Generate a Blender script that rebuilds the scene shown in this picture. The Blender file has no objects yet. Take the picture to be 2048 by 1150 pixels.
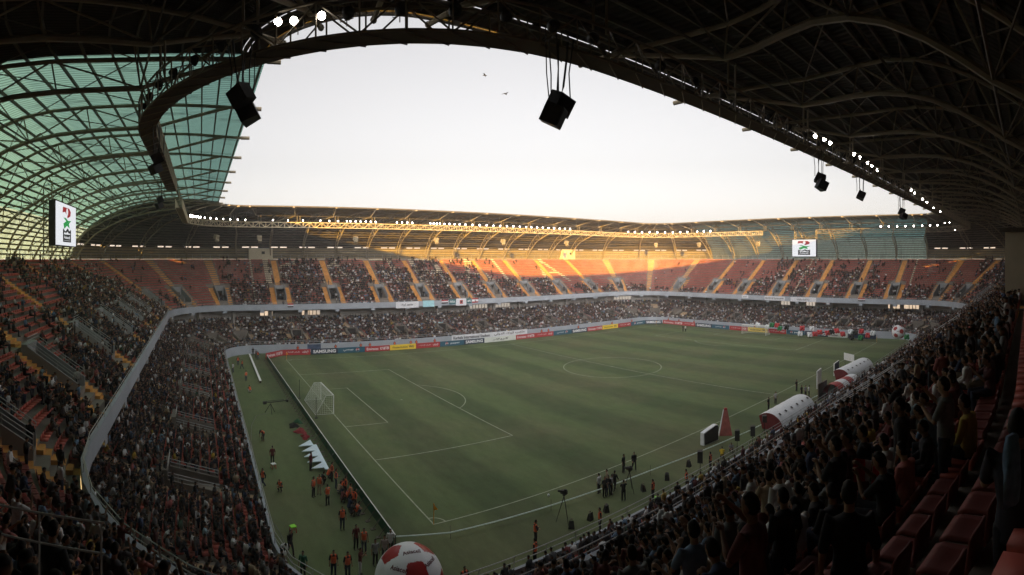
import bpy, math, random
import numpy as np
from mathutils import Vector, Matrix, Quaternion
random.seed(7); RNG = np.random.default_rng(11)
sc = bpy.context.scene
C = sc.collection
# ------------------------------------------------------------------ camera: a hand swept cylindrical panorama
EYE = np.array([-17.2, -36.3, 20.2]); YAW = 0.98; F = 1055.36; V0 = 517.9
cd = bpy.data.cameras.new('camera'); cam = bpy.data.objects.new('camera', cd); C.objects.link(cam); sc.camera = cam
cd.type = 'PANO'; cd.panorama_type = 'CENTRAL_CYLINDRICAL'
cd.central_cylindrical_range_u_min = -1024 / F; cd.central_cylindrical_range_u_max = 1024 / F
cd.central_cylindrical_range_v_min = (V0 - 1150) / F; cd.central_cylindrical_range_v_max = V0 / F
cd.clip_start = 0.05; cd.clip_end = 3000
cam.location = EYE; cam.rotation_euler = (math.pi / 2, 0, YAW - math.pi / 2)
# ------------------------------------------------------------------ light
SUN_AZ = math.radians(231.5); SUN_EL = math.radians(6.9)      # where the sun stands
w = bpy.data.worlds.new('World'); sc.world = w; w.use_nodes = True
nt = w.node_tree; bg = nt.nodes['Background']
sky = nt.nodes.new('ShaderNodeTexSky'); sky.sky_type = 'NISHITA'; sky.sun_disc = False
sky.sun_elevation = SUN_EL; sky.sun_rotation = math.pi / 2 - SUN_AZ
sky.air_density = 1.0; sky.dust_density = 2.0; sky.ozone_density = 1.0; sky.altitude = 0
hs = nt.nodes.new('ShaderNodeHueSaturation'); hs.inputs['Saturation'].default_value = 0.12
# sky level shaped: dimmed opposite the sun, stronger elsewhere to light the bowl
tcw = nt.nodes.new('ShaderNodeTexCoord'); dpw = nt.nodes.new('ShaderNodeVectorMath'); dpw.operation = 'DOT_PRODUCT'; dpw.inputs[1].default_value = (math.cos(SUN_AZ), math.sin(SUN_AZ), 0.0)
crw = nt.nodes.new('ShaderNodeFloatCurve'); mrw = nt.nodes.new('ShaderNodeMapRange'); mrw.inputs[1].default_value = -1; mrw.inputs[2].default_value = 1
cvw = crw.mapping.curves[0]; cvw.points[0].location = (0, .200); cvw.points[1].location = (1, .52); cvw.points.new(.24, .245); cvw.points.new(.5, .60); crw.mapping.update()
scw = nt.nodes.new('ShaderNodeVectorMath'); scw.operation = 'SCALE'; mlw = nt.nodes.new('ShaderNodeMath'); mlw.operation = 'MULTIPLY'; sxw = nt.nodes.new('ShaderNodeSeparateXYZ'); elw = nt.nodes.new('ShaderNodeMath'); elw.operation = 'MULTIPLY_ADD'; elw.inputs[1].default_value = .56; elw.inputs[2].default_value = 1.88; nt.links.new(tcw.outputs['Generated'], sxw.inputs[0]); nt.links.new(sxw.outputs['Z'], elw.inputs[0]); nt.links.new(elw.outputs[0], mlw.inputs[1])
nt.links.new(tcw.outputs['Generated'], dpw.inputs[0]); nt.links.new(dpw.outputs['Value'], mrw.inputs[0]); nt.links.new(mrw.outputs[0], crw.inputs['Value']); nt.links.new(crw.outputs[0], mlw.inputs[0])
nt.links.new(sky.outputs[0], hs.inputs['Color']); nt.links.new(hs.outputs[0], scw.inputs[0]); nt.links.new(mlw.outputs[0], scw.inputs['Scale']); twm = nt.nodes.new('ShaderNodeVectorMath'); twm.operation = 'MULTIPLY'; twm.inputs[1].default_value = (1.035, 1.0, 1.0); nt.links.new(scw.outputs[0], twm.inputs[0]); nt.links.new(twm.outputs[0], bg.inputs[0])
bg.inputs[1].default_value = 0.15
sd = bpy.data.lights.new('sun', 'SUN'); sd.energy = 3.4; sd.angle = math.radians(0.5); sd.color = (1.0, 0.54, 0.06)
sun = bpy.data.objects.new('sun', sd); C.objects.link(sun)
D = Vector((-math.cos(SUN_AZ) * math.cos(SUN_EL), -math.sin(SUN_AZ) * math.cos(SUN_EL), -math.sin(SUN_EL)))
sun.rotation_euler = D.to_track_quat('-Z', 'Y').to_euler(); sun.location = (0, 0, 60)
sc.view_settings.view_transform = 'Standard'; sc.view_settings.look = 'None'
sc.view_settings.exposure = 2.2; sc.view_settings.gamma = 1.0
sc.cycles.max_bounces = 8; sc.cycles.diffuse_bounces = 4; sc.cycles.volume_bounces = 2; sc.cycles.transparent_max_bounces = 12

# ------------------------------------------------------------------ where a photographed point stands
def ray(u, v):
    a = YAW - (u - 1024) / F
    return np.array([math.cos(a), math.sin(a), (V0 - v) / F])
def at_z(u, v, z=0.0):
    r = ray(u, v); return EYE + r * ((z - EYE[2]) / r[2])
def at_d(u, v, d): return EYE + ray(u, v) * d
def at_x(u, v, x):
    r = ray(u, v); return EYE + r * ((x - EYE[0]) / r[0])
def at_y(u, v, y):
    r = ray(u, v); return EYE + r * ((y - EYE[1]) / r[1])
def project(P):
    P = np.atleast_2d(P); d = P - EYE; r = np.hypot(d[:, 0], d[:, 1]); a = np.arctan2(d[:, 1], d[:, 0])
    return 1024 + F * (YAW - a), V0 - F * d[:, 2] / r, r

# ------------------------------------------------------------------ materials
MATS = {}
def mat(name, col, rough=0.7, metal=0.0, vary=0.0, scale=3.0, bump=0.0, emit=None, estr=0.0, spec=0.2, coord='Object'):
    if name in MATS: return MATS[name]
    m = bpy.data.materials.new(name); m.use_nodes = True; n = m.node_tree.nodes; l = m.node_tree.links
    b = n['Principled BSDF']; b.inputs['Base Color'].default_value = (*col, 1); b.inputs['Roughness'].default_value = rough
    b.inputs['Metallic'].default_value = metal; b.inputs['Specular IOR Level'].default_value = spec
    if vary or bump:
        tc = n.new('ShaderNodeTexCoord'); no = n.new('ShaderNodeTexNoise'); no.inputs['Scale'].default_value = scale
        no.inputs['Detail'].default_value = 6; l.new(tc.outputs[coord], no.inputs['Vector'])
        if vary:
            r = n.new('ShaderNodeValToRGB'); r.color_ramp.elements[0].position = 0.3; r.color_ramp.elements[1].position = 0.7
            r.color_ramp.elements[0].color = (*[c * (1 - vary) for c in col], 1)
            r.color_ramp.elements[1].color = (*[min(1, c * (1 + vary)) for c in col], 1)
            l.new(no.outputs['Fac'], r.inputs[0]); l.new(r.outputs[0], b.inputs['Base Color'])
        if bump:
            bp = n.new('ShaderNodeBump'); bp.inputs['Strength'].default_value = bump
            l.new(no.outputs['Fac'], bp.inputs['Height']); l.new(bp.outputs[0], b.inputs['Normal'])
    if emit: b.inputs['Emission Color'].default_value = (*emit, 1); b.inputs['Emission Strength'].default_value = estr
    MATS[name] = m; return m
def mat_objcolor(name, rough=0.85, vary=0.25, scale=14):
    m = bpy.data.materials.new(name); m.use_nodes = True; n = m.node_tree.nodes; l = m.node_tree.links
    b = n['Principled BSDF']; b.inputs['Roughness'].default_value = rough; b.inputs['Specular IOR Level'].default_value = 0.2
    oi = n.new('ShaderNodeObjectInfo'); tc = n.new('ShaderNodeTexCoord'); no = n.new('ShaderNodeTexNoise'); no.inputs['Scale'].default_value = scale
    l.new(tc.outputs['Object'], no.inputs['Vector'])
    mr = n.new('ShaderNodeMapRange'); mr.inputs[3].default_value = 1 - vary; mr.inputs[4].default_value = 1 + vary
    l.new(no.outputs['Fac'], mr.inputs[0])
    mx = n.new('ShaderNodeVectorMath'); mx.operation = 'SCALE'; l.new(oi.outputs['Color'], mx.inputs[0]); l.new(mr.outputs[0], mx.inputs['Scale'])
    l.new(mx.outputs[0], b.inputs['Base Color']); MATS[name] = m; return m
def mat_attr(name, rough=0.85):
    m = bpy.data.materials.new(name); m.use_nodes = True; n = m.node_tree.nodes; l = m.node_tree.links
    b = n['Principled BSDF']; b.inputs['Roughness'].default_value = rough; b.inputs['Specular IOR Level'].default_value = 0.12
    at = n.new('ShaderNodeAttribute'); at.attribute_name = 'Col'; l.new(at.outputs['Color'], b.inputs['Base Color']); MATS[name] = m; return m

M_conc = mat('weathered_concrete', (0.22, 0.19, 0.16), 0.85, vary=0.22, scale=0.35, bump=0.1)
M_conc3 = mat('brown_grey_concrete', (0.15, 0.13, 0.11), 0.85, vary=0.2, scale=0.8)
M_conc2 = mat('grey_painted_concrete', (0.27, 0.275, 0.28), 0.8, vary=0.12, scale=0.5)
M_para = mat('blue_grey_paint', (0.34, 0.37, 0.41), 0.7, vary=0.1, scale=0.4)
M_wallg = mat('grey_plaster', (0.30, 0.285, 0.265), 0.85, vary=0.10, scale=0.6)
M_stair = mat('ochre_stair_paint', (0.60, 0.29, 0.08), 0.75, vary=0.18, scale=1.2)
M_stairw = mat('tan_stair_concrete', (0.42, 0.30, 0.18), 0.8, vary=0.2, scale=1.0)
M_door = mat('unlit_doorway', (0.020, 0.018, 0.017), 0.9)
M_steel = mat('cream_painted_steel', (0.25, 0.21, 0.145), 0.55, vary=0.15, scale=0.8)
M_steeld = mat('dull_purlin_steel', (0.10, 0.085, 0.065), 0.6, vary=0.2, scale=1.0)
M_rail = mat('galvanised_rail', (0.40, 0.40, 0.39), 0.45, metal=0.5, vary=0.1, scale=5)
M_black = mat('black_cabinet', (0.020, 0.019, 0.019), 0.55, vary=0.25, scale=8)
M_white = mat('white_vinyl', (0.72, 0.74, 0.75), 0.45, vary=0.06, scale=1.5)
M_whitep = mat('white_paint', (0.75, 0.75, 0.73), 0.5, vary=0.05, scale=2)
M_dred2 = mat('dark_red_panel', (0.14, 0.016, 0.018), 0.5, vary=0.15, scale=1.5)
M_red = mat('red_vinyl', (0.40, 0.035, 0.035), 0.4, vary=0.15, scale=1.5)
M_cable = mat('steel_cable', (0.03, 0.03, 0.03), 0.5)
M_back = mat('pale_olive_cladding', (0.30, 0.25, 0.16), 0.8, vary=0.15, scale=0.7)
M_csteel = mat('sunlit_cream_steel', (0.52, 0.44, 0.30), 0.5, vary=0.1, scale=1.0)  # cream steel lightened: bright light on the far catwalk put into its colour
M_cream = mat('cream_render', (0.62, 0.56, 0.42), 0.8, vary=0.06, scale=1.0)
M_seat = mat('red_seat_plastic_shaded', (0.21, 0.052, 0.045), 0.7, vary=0.25, scale=0.9)  # darker than the seat rows: near-stand shade put into the plastic's colour
M_crowd = mat_attr('crowd_clothes')

def grass_mat():
    m = bpy.data.materials.new('mown_turf'); m.use_nodes = True; n = m.node_tree.nodes; l = m.node_tree.links
    b = n['Principled BSDF']; b.inputs['Roughness'].default_value = 0.9; b.inputs['Specular IOR Level'].default_value = 0.15
    tc = n.new('ShaderNodeTexCoord'); sx = n.new('ShaderNodeSeparateXYZ'); l.new(tc.outputs['Object'], sx.inputs[0])
    nw = n.new('ShaderNodeTexNoise'); nw.inputs['Scale'].default_value = 0.08; l.new(tc.outputs['Object'], nw.inputs['Vector'])
    # mowing bands across the pitch, edges slightly wandering
    ad = n.new('ShaderNodeMath'); ad.operation = 'MULTIPLY_ADD'; ad.inputs[1].default_value = 3.0; l.new(nw.outputs['Fac'], ad.inputs[0]); l.new(sx.outputs['X'], ad.inputs[2])
    fr = n.new('ShaderNodeMath'); fr.operation = 'MULTIPLY'; fr.inputs[1].default_value = 2 * math.pi / 11.0; l.new(ad.outputs[0], fr.inputs[0])
    sn = n.new('ShaderNodeMath'); sn.operation = 'SINE'; l.new(fr.outputs[0], sn.inputs[0])
    st = n.new('ShaderNodeMapRange'); st.inputs[1].default_value = -0.4; st.inputs[2].default_value = 0.4; l.new(sn.outputs[0], st.inputs[0])
    c1 = n.new('ShaderNodeMixRGB'); c1.inputs[1].default_value = (0.066, 0.094, 0.041, 1); c1.inputs[2].default_value = (0.096, 0.131, 0.055, 1)
    l.new(st.outputs[0], c1.inputs[0])
    n2 = n.new('ShaderNodeTexNoise'); n2.inputs['Scale'].default_value = 0.055; n2.inputs['Detail'].default_value = 7; n2.inputs['Roughness'].default_value = 0.62
    l.new(tc.outputs['Object'], n2.inputs['Vector'])
    r2 = n.new('ShaderNodeMapRange'); r2.inputs[1].default_value = 0.42; r2.inputs[2].default_value = 0.68; r2.inputs[4].default_value = 0.6; l.new(n2.outputs['Fac'], r2.inputs[0])
    c2 = n.new('ShaderNodeMixRGB'); c2.inputs[2].default_value = (0.135, 0.127, 0.070, 1); l.new(r2.outputs[0], c2.inputs[0]); l.new(c1.outputs[0], c2.inputs[1])
    n3 = n.new('ShaderNodeTexNoise'); n3.inputs['Scale'].default_value = 0.9; n3.inputs['Detail'].default_value = 8; n3.inputs['Roughness'].default_value = 0.75
    mp = n.new('ShaderNodeMapping'); mp.inputs['Scale'].default_value = (1, 0.35, 1); l.new(tc.outputs['Object'], mp.inputs[0]); l.new(mp.outputs[0], n3.inputs['Vector'])
    r3 = n.new('ShaderNodeMapRange'); r3.inputs[1].default_value = 0.3; r3.inputs[2].default_value = 0.7; r3.inputs[3].default_value = 0.80; r3.inputs[4].default_value = 1.18; l.new(n3.outputs['Fac'], r3.inputs[0])
    mu = n.new('ShaderNodeVectorMath'); mu.operation = 'SCALE'; l.new(c2.outputs[0], mu.inputs[0]); l.new(r3.outputs[0], mu.inputs['Scale'])
    n4 = n.new('ShaderNodeTexNoise'); n4.inputs['Scale'].default_value = 9; n4.inputs['Detail'].default_value = 4; l.new(tc.outputs['Object'], n4.inputs['Vector'])
    bp = n.new('ShaderNodeBump'); bp.inputs['Strength'].default_value = 0.5; bp.inputs['Distance'].default_value = 0.05
    l.new(n4.outputs['Fac'], bp.inputs['Height']); l.new(bp.outputs[0], b.inputs['Normal'])
    l.new(mu.outputs[0], b.inputs['Base Color']); return m
def sheet_mat(name, col, translucent=False, pitch=0.35, stain=0.0):
    """corrugated roof sheet; UV = metres along the ring, metres up the slope"""
    m = bpy.data.materials.new(name); m.use_nodes = True; n = m.node_tree.nodes; l = m.node_tree.links
    b = n['Principled BSDF']; b.inputs['Roughness'].default_value = 0.75; b.inputs['Specular IOR Level'].default_value = 0.08
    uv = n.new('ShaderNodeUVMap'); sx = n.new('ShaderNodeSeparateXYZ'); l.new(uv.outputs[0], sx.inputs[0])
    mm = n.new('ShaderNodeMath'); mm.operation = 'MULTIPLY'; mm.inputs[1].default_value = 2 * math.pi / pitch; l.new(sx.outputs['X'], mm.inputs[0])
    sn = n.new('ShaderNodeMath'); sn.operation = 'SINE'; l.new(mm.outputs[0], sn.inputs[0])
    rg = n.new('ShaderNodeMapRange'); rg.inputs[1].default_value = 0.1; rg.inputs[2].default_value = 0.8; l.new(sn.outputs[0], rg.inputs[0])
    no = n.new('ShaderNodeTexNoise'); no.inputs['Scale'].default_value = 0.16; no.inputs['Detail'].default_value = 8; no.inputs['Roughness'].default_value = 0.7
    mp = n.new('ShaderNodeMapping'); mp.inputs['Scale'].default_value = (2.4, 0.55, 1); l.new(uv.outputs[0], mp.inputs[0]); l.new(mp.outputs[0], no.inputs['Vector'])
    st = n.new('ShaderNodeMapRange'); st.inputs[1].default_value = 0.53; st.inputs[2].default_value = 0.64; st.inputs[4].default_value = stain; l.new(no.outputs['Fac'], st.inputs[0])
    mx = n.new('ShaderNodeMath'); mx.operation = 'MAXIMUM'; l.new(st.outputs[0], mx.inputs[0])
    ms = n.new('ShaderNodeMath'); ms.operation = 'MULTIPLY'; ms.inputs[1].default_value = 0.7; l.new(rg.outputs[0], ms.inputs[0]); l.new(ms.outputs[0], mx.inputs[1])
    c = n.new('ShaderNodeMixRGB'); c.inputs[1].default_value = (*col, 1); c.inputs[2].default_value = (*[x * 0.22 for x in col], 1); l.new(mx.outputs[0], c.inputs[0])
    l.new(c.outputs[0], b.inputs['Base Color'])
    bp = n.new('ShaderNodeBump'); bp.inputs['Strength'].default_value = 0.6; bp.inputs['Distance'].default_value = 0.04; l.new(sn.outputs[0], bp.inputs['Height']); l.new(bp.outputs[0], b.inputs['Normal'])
    if translucent:
        t = n.new('ShaderNodeBsdfTranslucent'); l.new(c.outputs[0], t.inputs['Color']); mi = n.new('ShaderNodeMixShader'); mi.inputs[0].default_value = 0.8
        l.new(b.outputs[0], mi.inputs[1]); l.new(t.outputs[0], mi.inputs[2]); l.new(mi.outputs[0], n['Material Output'].inputs[0])
    return m
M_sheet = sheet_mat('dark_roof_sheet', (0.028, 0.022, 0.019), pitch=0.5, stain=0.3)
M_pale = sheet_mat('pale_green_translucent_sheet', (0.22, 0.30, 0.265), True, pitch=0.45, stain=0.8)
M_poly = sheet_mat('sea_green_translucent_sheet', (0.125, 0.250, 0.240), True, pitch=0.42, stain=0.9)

# ------------------------------------------------------------------ mesh helper
class MB:
    def __init__(s): s.v = []; s.f = []; s.uv = []
    def add(s, vs, fs, uvs=None):
        o = len(s.v); s.v.extend([tuple(map(float, p)) for p in vs]); s.f.extend([tuple(i + o for i in f) for f in fs])
        if uvs is not None: s.uv.extend(uvs)
    def quad(s, a, b, c, d, uv=None): s.add([a, b, c, d], [(0, 1, 2, 3)], uv)
    def hexa(s, p): s.add(p, [(0, 3, 2, 1), (4, 5, 6, 7), (0, 1, 5, 4), (1, 2, 6, 5), (2, 3, 7, 6), (3, 0, 4, 7)])
    def box(s, c, d, rz=0.0, rx=0.0):
        R = Matrix.Rotation(rz, 3, 'Z') @ Matrix.Rotation(rx, 3, 'X'); x, y, z = d[0] / 2, d[1] / 2, d[2] / 2; c = Vector(c)
        s.hexa([c + R @ Vector(q) for q in ((-x, -y, -z), (x, -y, -z), (x, y, -z), (-x, y, -z), (-x, -y, z), (x, -y, z), (x, y, z), (-x, y, z))])
    def beam(s, a, b, w, h):
        a = Vector(a); b = Vector(b); d = b - a
        if d.length < 1e-6: return
        d.normalize(); up = Vector((0, 0, 1)) if abs(d.z) < 0.98 else Vector((1, 0, 0)); x = d.cross(up).normalized() * w / 2; y = x.cross(d).normalized() * h / 2
        s.hexa([a - x - y, a + x - y, b + x - y, b - x - y, a - x + y, a + x + y, b + x + y, b - x + y])
    def tube(s, pts, r, n=6, closed=False):
        pts = [Vector(p) for p in pts]; k = len(pts); rr = r if isinstance(r, (list, tuple)) else [r] * k; vs = []
        for i, p in enumerate(pts):
            a = pts[(i - 1) % k] if (i > 0 or closed) else p; b = pts[(i + 1) % k] if (i < k - 1 or closed) else p
            d = (b - a); d = d.normalized() if d.length > 1e-9 else Vector((0, 0, 1))
            up = Vector((0, 0, 1)) if abs(d.z) < 0.95 else Vector((1, 0, 0)); x = d.cross(up).normalized(); y = x.cross(d)
            for j in range(n):
                t = 2 * math.pi * j / n; vs.append(p + (x * math.cos(t) + y * math.sin(t)) * rr[i])
        fs = []
        for i in range(k if closed else k - 1):
            for j in range(n):
                i2 = (i + 1) % k; fs.append((i * n + j, i * n + (j + 1) % n, i2 * n + (j + 1) % n, i2 * n + j))
        if not closed: fs.append(tuple(range(n - 1, -1, -1))); fs.append(tuple((k - 1) * n + j for j in range(n)))
        s.add(vs, fs)
    def sphere(s, c, r, nu=12, nv=8):
        c = Vector(c); r = r if isinstance(r, (tuple, list)) else (r, r, r); vs = [c + Vector((0, 0, -r[2]))]; fs = []
        for i in range(1, nv):
            t = math.pi * i / nv
            for j in range(nu):
                p = 2 * math.pi * j / nu; vs.append(c + Vector((math.sin(t) * math.cos(p) * r[0], math.sin(t) * math.sin(p) * r[1], -math.cos(t) * r[2])))
        vs.append(c + Vector((0, 0, r[2])))
        for j in range(nu): fs.append((0, 1 + (j + 1) % nu, 1 + j))
        for i in range(nv - 2):
            for j in range(nu): a = 1 + i * nu + j; b = 1 + i * nu + (j + 1) % nu; fs.append((a, b, b + nu, a + nu))
        o = 1 + (nv - 2) * nu; k = len(vs) - 1
        for j in range(nu): fs.append((o + j, o + (j + 1) % nu, k))
        s.add(vs, fs)
    def mesh(s, name, m=None, smooth=False):
        me = bpy.data.meshes.new(name); me.from_pydata(s.v, [], s.f)
        if s.uv and len(s.uv) == sum(len(f) for f in s.f):
            ul = me.uv_layers.new(name='UVMap'); ul.data.foreach_set('uv', np.array(s.uv, 'f').ravel())
        if m: me.materials.append(m)
        if smooth: me.polygons.foreach_set('use_smooth', [True] * len(me.polygons))
        me.update(); return me
    def build(s, name, m, parent=None, smooth=False):
        return link(name, s.mesh(name, m, smooth), parent)
def link(name, me, parent=None):
    o = bpy.data.objects.new(name, me); C.objects.link(o)
    if parent: o.parent = parent
    return o
def tag(o, label=None, cat=None, group=None, kind=None):
    if label: o['label'] = label
    if cat: o['category'] = cat
    if group: o['group'] = group
    if kind: o['kind'] = kind
    return o
def empty(name, loc, rz=0.0, label=None, cat=None, group=None):
    o = bpy.data.objects.new(name, None); C.objects.link(o); o.location = tuple(map(float, loc)); o.rotation_euler = (0, 0, rz); o.empty_display_size = 0.3
    return tag(o, label, cat, group)
def copy_tree(o, parent=None):
    c = o.copy(); C.objects.link(c)
    if parent: c.parent = parent
    for ch in list(o.children): copy_tree(ch, c)
    return c

# ------------------------------------------------------------------ the ring plan of the stadium
def L(xl, xr, yn, yf, r, z): return np.array([xl, xr, yn, yf, r, z], float)
def mix(a, b, t): return a * (1 - t) + b * t
WALL = L(-12.5, 112, -10.5, 76, 8, 1.8)            # pitch side wall
LBACK = L(-28.5, 127, -26.5, 93, 24, 4.8)          # back of the lower tier
PAR = L(-24, 122, -22, 90, 17, 9.2)                # upper tier parapet
RIM = L(-42.6, 140.6, -40.6, 108.6, 35.6, 20.5)    # top row
CW = L(-20.3, 126, -21.6, 87, 17, 27.6)            # lighting catwalk
EDGE = L(-13.3, 119, -12.7, 80, 7, 32.1)         # inner roof edge
RT = L(-21, 126, -21.8, 88, 17, 32.5)
RA = L(-31, 133, -30, 98, 23, 31.7)
RB = L(-38.5, 137.5, -36.5, 104.5, 31, 28.6)
RC = L(-43, 141.5, -41, 109, 35.5, 24.6)
RD = L(-45, 143.5, -43.2, 111.2, 38, 20.2)
RE = L(-45.4, 144, -43.6, 111.6, 38.4, 9.0)
HP = math.pi / 2
def seg_len(lv):
    xl, xr, yn, yf, r, z = lv
    a = yf - yn - 2 * r; b = xr - xl - 2 * r; c = r * HP
    return [a, c, b, c, a, c, b, c]
def ring(lv, s):
    """s in 0..8 -> point and outward normal.  0 left side (near to far), 1 far left corner, 2 far side, 3 far right corner,
    4 right side (far to near), 5 near right corner, 6 near side (right to left), 7 near left corner"""
    xl, xr, yn, yf, r, z = lv; s = s % 8; k = int(s); t = s - k
    if k == 0: return Vector((xl, yn + r + t * (yf - yn - 2 * r), z)), Vector((-1, 0, 0))
    if k == 2: return Vector((xl + r + t * (xr - xl - 2 * r), yf, z)), Vector((0, 1, 0))
    if k == 4: return Vector((xr, yf - r - t * (yf - yn - 2 * r), z)), Vector((1, 0, 0))
    if k == 6: return Vector((xr - r - t * (xr - xl - 2 * r), yn, z)), Vector((0, -1, 0))
    cx, cy, a0 = {1: (xl + r, yf - r, math.pi), 3: (xr - r, yf - r, HP), 5: (xr - r, yn + r, 0.0), 7: (xl + r, yn + r, -HP)}[k]
    a = a0 - t * HP; n = Vector((math.cos(a), math.sin(a), 0)); return Vector((cx, cy, z)) + n * r, n
def stations(lv, step, s0=0.0, s1=8.0, extra=()):
    out = set()
    for k, ln in enumerate(seg_len(lv)):
        n = max(2, int(math.ceil(ln / step)))
        for i in range(n): out.add(round(k + i / n, 6))
    out |= {round(e % 8, 6) for e in extra}
    if s1 - s0 >= 8: return sorted(out) + [8.0]
    res = []
    for b in (-8, 0, 8):
        res += [q + b for q in out if s0 < q + b < s1]
    return [s0] + sorted(res) + [s1]
def s_of_u(lv, u, lo=0.0, hi=5.9):
    best = None
    for q in np.linspace(lo, hi, 6000):
        p, _ = ring(lv, q); uu = project(np.array(p))[0][0]
        if best is None or abs(uu - u) < best[0]: best = (abs(uu - u), q)
    return best[1]
def ds(lv, s, metres): return metres / seg_len(lv)[int(s % 8)]

# ================================================================== THE GROUND
M_turf = grass_mat()
mb = MB(); mb.quad((-1500, -1500, -0.06), (1500, -1500, -0.06), (1500, 1500, -0.06), (-1500, 1500, -0.06))
tag(mb.build('ground', mat('dry_ground', (0.42, 0.37, 0.30), 0.95, vary=0.15, scale=0.05)), kind='structure')
mb = MB(); st = stations(WALL, 4); P = [ring(WALL, s)[0] for s in st[:-1]]
mb.add([(p.x, p.y, 0) for p in P], [tuple(range(len(P)))[::-1]]); o = mb.build('grass_field', M_turf); tag(o, kind='structure')
mb = MB(); LZ = 0.006; LW = 0.11
def seg2(a, b, wd=LW, z=LZ):
    a = Vector((a[0], a[1], 0)); b = Vector((b[0], b[1], 0)); d = (b - a).normalized(); x = Vector((-d.y, d.x, 0)) * wd / 2
    mb.quad(*[(p.x, p.y, z) for p in (a - x, b - x, b + x, a + x)])
def arc(cx, cy, r, a0, a1, n=48, wd=LW):
    for i in range(n):
        t0 = a0 + (a1 - a0) * i / n; t1 = a0 + (a1 - a0) * (i + 1) / n
        mb.quad(*[(cx + q * math.cos(t), cy + q * math.sin(t), LZ) for q, t in ((r - wd / 2, t0), (r + wd / 2, t0), (r + wd / 2, t1), (r - wd / 2, t1))])
for a, b in [((0, 0), (105, 0)), ((0, 68), (105, 68)), ((0, 0), (0, 68)), ((105, 0), (105, 68)), ((52.5, 0), (52.5, 68))]: seg2(a, b)
for X, sg in ((0, 1), (105, -1)):
    for dpt, y0 in ((16.5, 13.84), (5.5, 24.84)):
        seg2((X, y0), (X + sg * dpt, y0)); seg2((X + sg * dpt, y0), (X + sg * dpt, 68 - y0)); seg2((X + sg * dpt, 68 - y0), (X, 68 - y0))
    th = math.acos(5.5 / 9.15); arc(X + sg * 11, 34, 9.15, (0 if sg > 0 else math.pi) - th, (0 if sg > 0 else math.pi) + th, 24)
    arc(X + sg * 11, 34, 0.08, 0, 2 * math.pi, 12, 0.14)
    for y, s2 in ((0, 1), (68, -1)):
        a0 = {(1, 1): 0, (1, -1): -HP, (-1, 1): HP, (-1, -1): math.pi}[(sg, s2)]; arc(X, y, 1.0, a0, a0 + HP, 8)
arc(52.5, 34, 9.15, 0, 2 * math.pi, 72); arc(52.5, 34, 0.1, 0, 2 * math.pi, 12, 0.2)
tag(mb.build('pitch_lines', mat('white_line_paint', (0.32, 0.36, 0.26), 0.9, vary=0.25, scale=1.5)), kind='structure')

# ================================================================== THE STADIUM
ST = empty('stadium', (52.5, 34, 0), 0, 'two tier stadium bowl with red seats and a curved steel roof open over the pitch', 'stadium')
ST_INV = Vector((-52.5, -34, 0))
def part(mbx, name, m, parent=ST, smooth=False, label=None):
    """world coordinates -> a part of the stadium"""
    mbx.v = [(x - 52.5, y - 34, z) for x, y, z in mbx.v] ; o = mbx.build(name, m, parent, smooth)
    if label: o['label'] = label
    return o
NU, NL = 23, 20; DZU, DZL = 0.526, 0.19; ZU0, ZL0 = 8.4, 1.0
AISLE = [s_of_u(RIM, u) for u in (197, 294, 414, 546, 642, 729, 805, 877, 941, 1005, 1068, 1129, 1209, 1303, 1397, 1473, 1531, 1597, 1668, 1743, 1812, 1926, 2002)]
NOPORT = {13}
AISLE = [(q, i not in NOPORT) for i, q in enumerate(AISLE)]
AISLE += [((y + 5) / 78, True) for y in (4.0, 19.0, 34.0, 48.0, 61.5)] + [(7.84, True), (7.50, False)]
AISLE += [(6 + (105 - x) / 112, k % 2 == 0) for k, x in enumerate((96, 83, 70, 57, 44, 31, 14))] + [(5.75, True)]
AISLE = sorted((q % 8, p) for q, p in AISLE)
HWU, HWL, PU0, PU, PL0, PL1 = 1.15, 1.3, 3, 8, 4, 9
def sm(A, B, s, metres): return metres / seg_len(mix(A, B, 0.3))[int(s % 8)]
def up_z(k): return ZU0 + DZU * k
def lo_z(k): return ZL0 + DZL * k
def terrace(A, B, n, zf, ports, step):
    ex = []
    for s0, s1, r0, r1 in ports: ex += [s0, s1]
    ss = stations(A, step, extra=ex); G = []; mb = MB()
    for s in ss:
        G.append([ring(mix(A, B, k / n), s)[0] for k in range(n + 1)])
    def h(i, k):
        c = (ss[i] + ss[i + 1]) / 2
        for s0, s1, r0, r1 in ports:
            if s0 < c < s1 and r0 <= k < r1: return zf(r0)
        return zf(k)
    m = len(ss) - 1; H = [[h(i, k) for k in range(n)] for i in range(m)]
    V = lambda i, k, z: (G[i][k].x, G[i][k].y, z)
    for i in range(m):
        for k in range(n):
            z = H[i][k]; mb.quad(V(i, k, z), V(i, k + 1, z), V(i + 1, k + 1, z), V(i + 1, k, z))
            if k < n - 1 and abs(H[i][k + 1] - z) > 1e-6: mb.quad(V(i, k + 1, z), V(i, k + 1, H[i][k + 1]), V(i + 1, k + 1, H[i][k + 1]), V(i + 1, k + 1, z))
            z2 = H[(i + 1) % m][k]
            if abs(z2 - z) > 1e-6: mb.quad(V(i + 1, k, z), V(i + 1, k + 1, z), V(i + 1, k + 1, z2), V(i + 1, k, z2))
    return mb
portsU = [(q - sm(PAR, RIM, q, HWU), q + sm(PAR, RIM, q, HWU), PU0, PU) for q, p in AISLE if p]
portsL = [(q - sm(WALL, LBACK, q, HWL), q + sm(WALL, LBACK, q, HWL), PL0, PL1) for q, p in AISLE if q < 7]
up = part(terrace(PAR, RIM, NU, up_z, portsU, 3.0), 'upper_terrace', M_conc)
lo = part(terrace(WALL, LBACK, NL, lo_z, portsL, 3.0), 'lower_terrace', M_conc)
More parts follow.
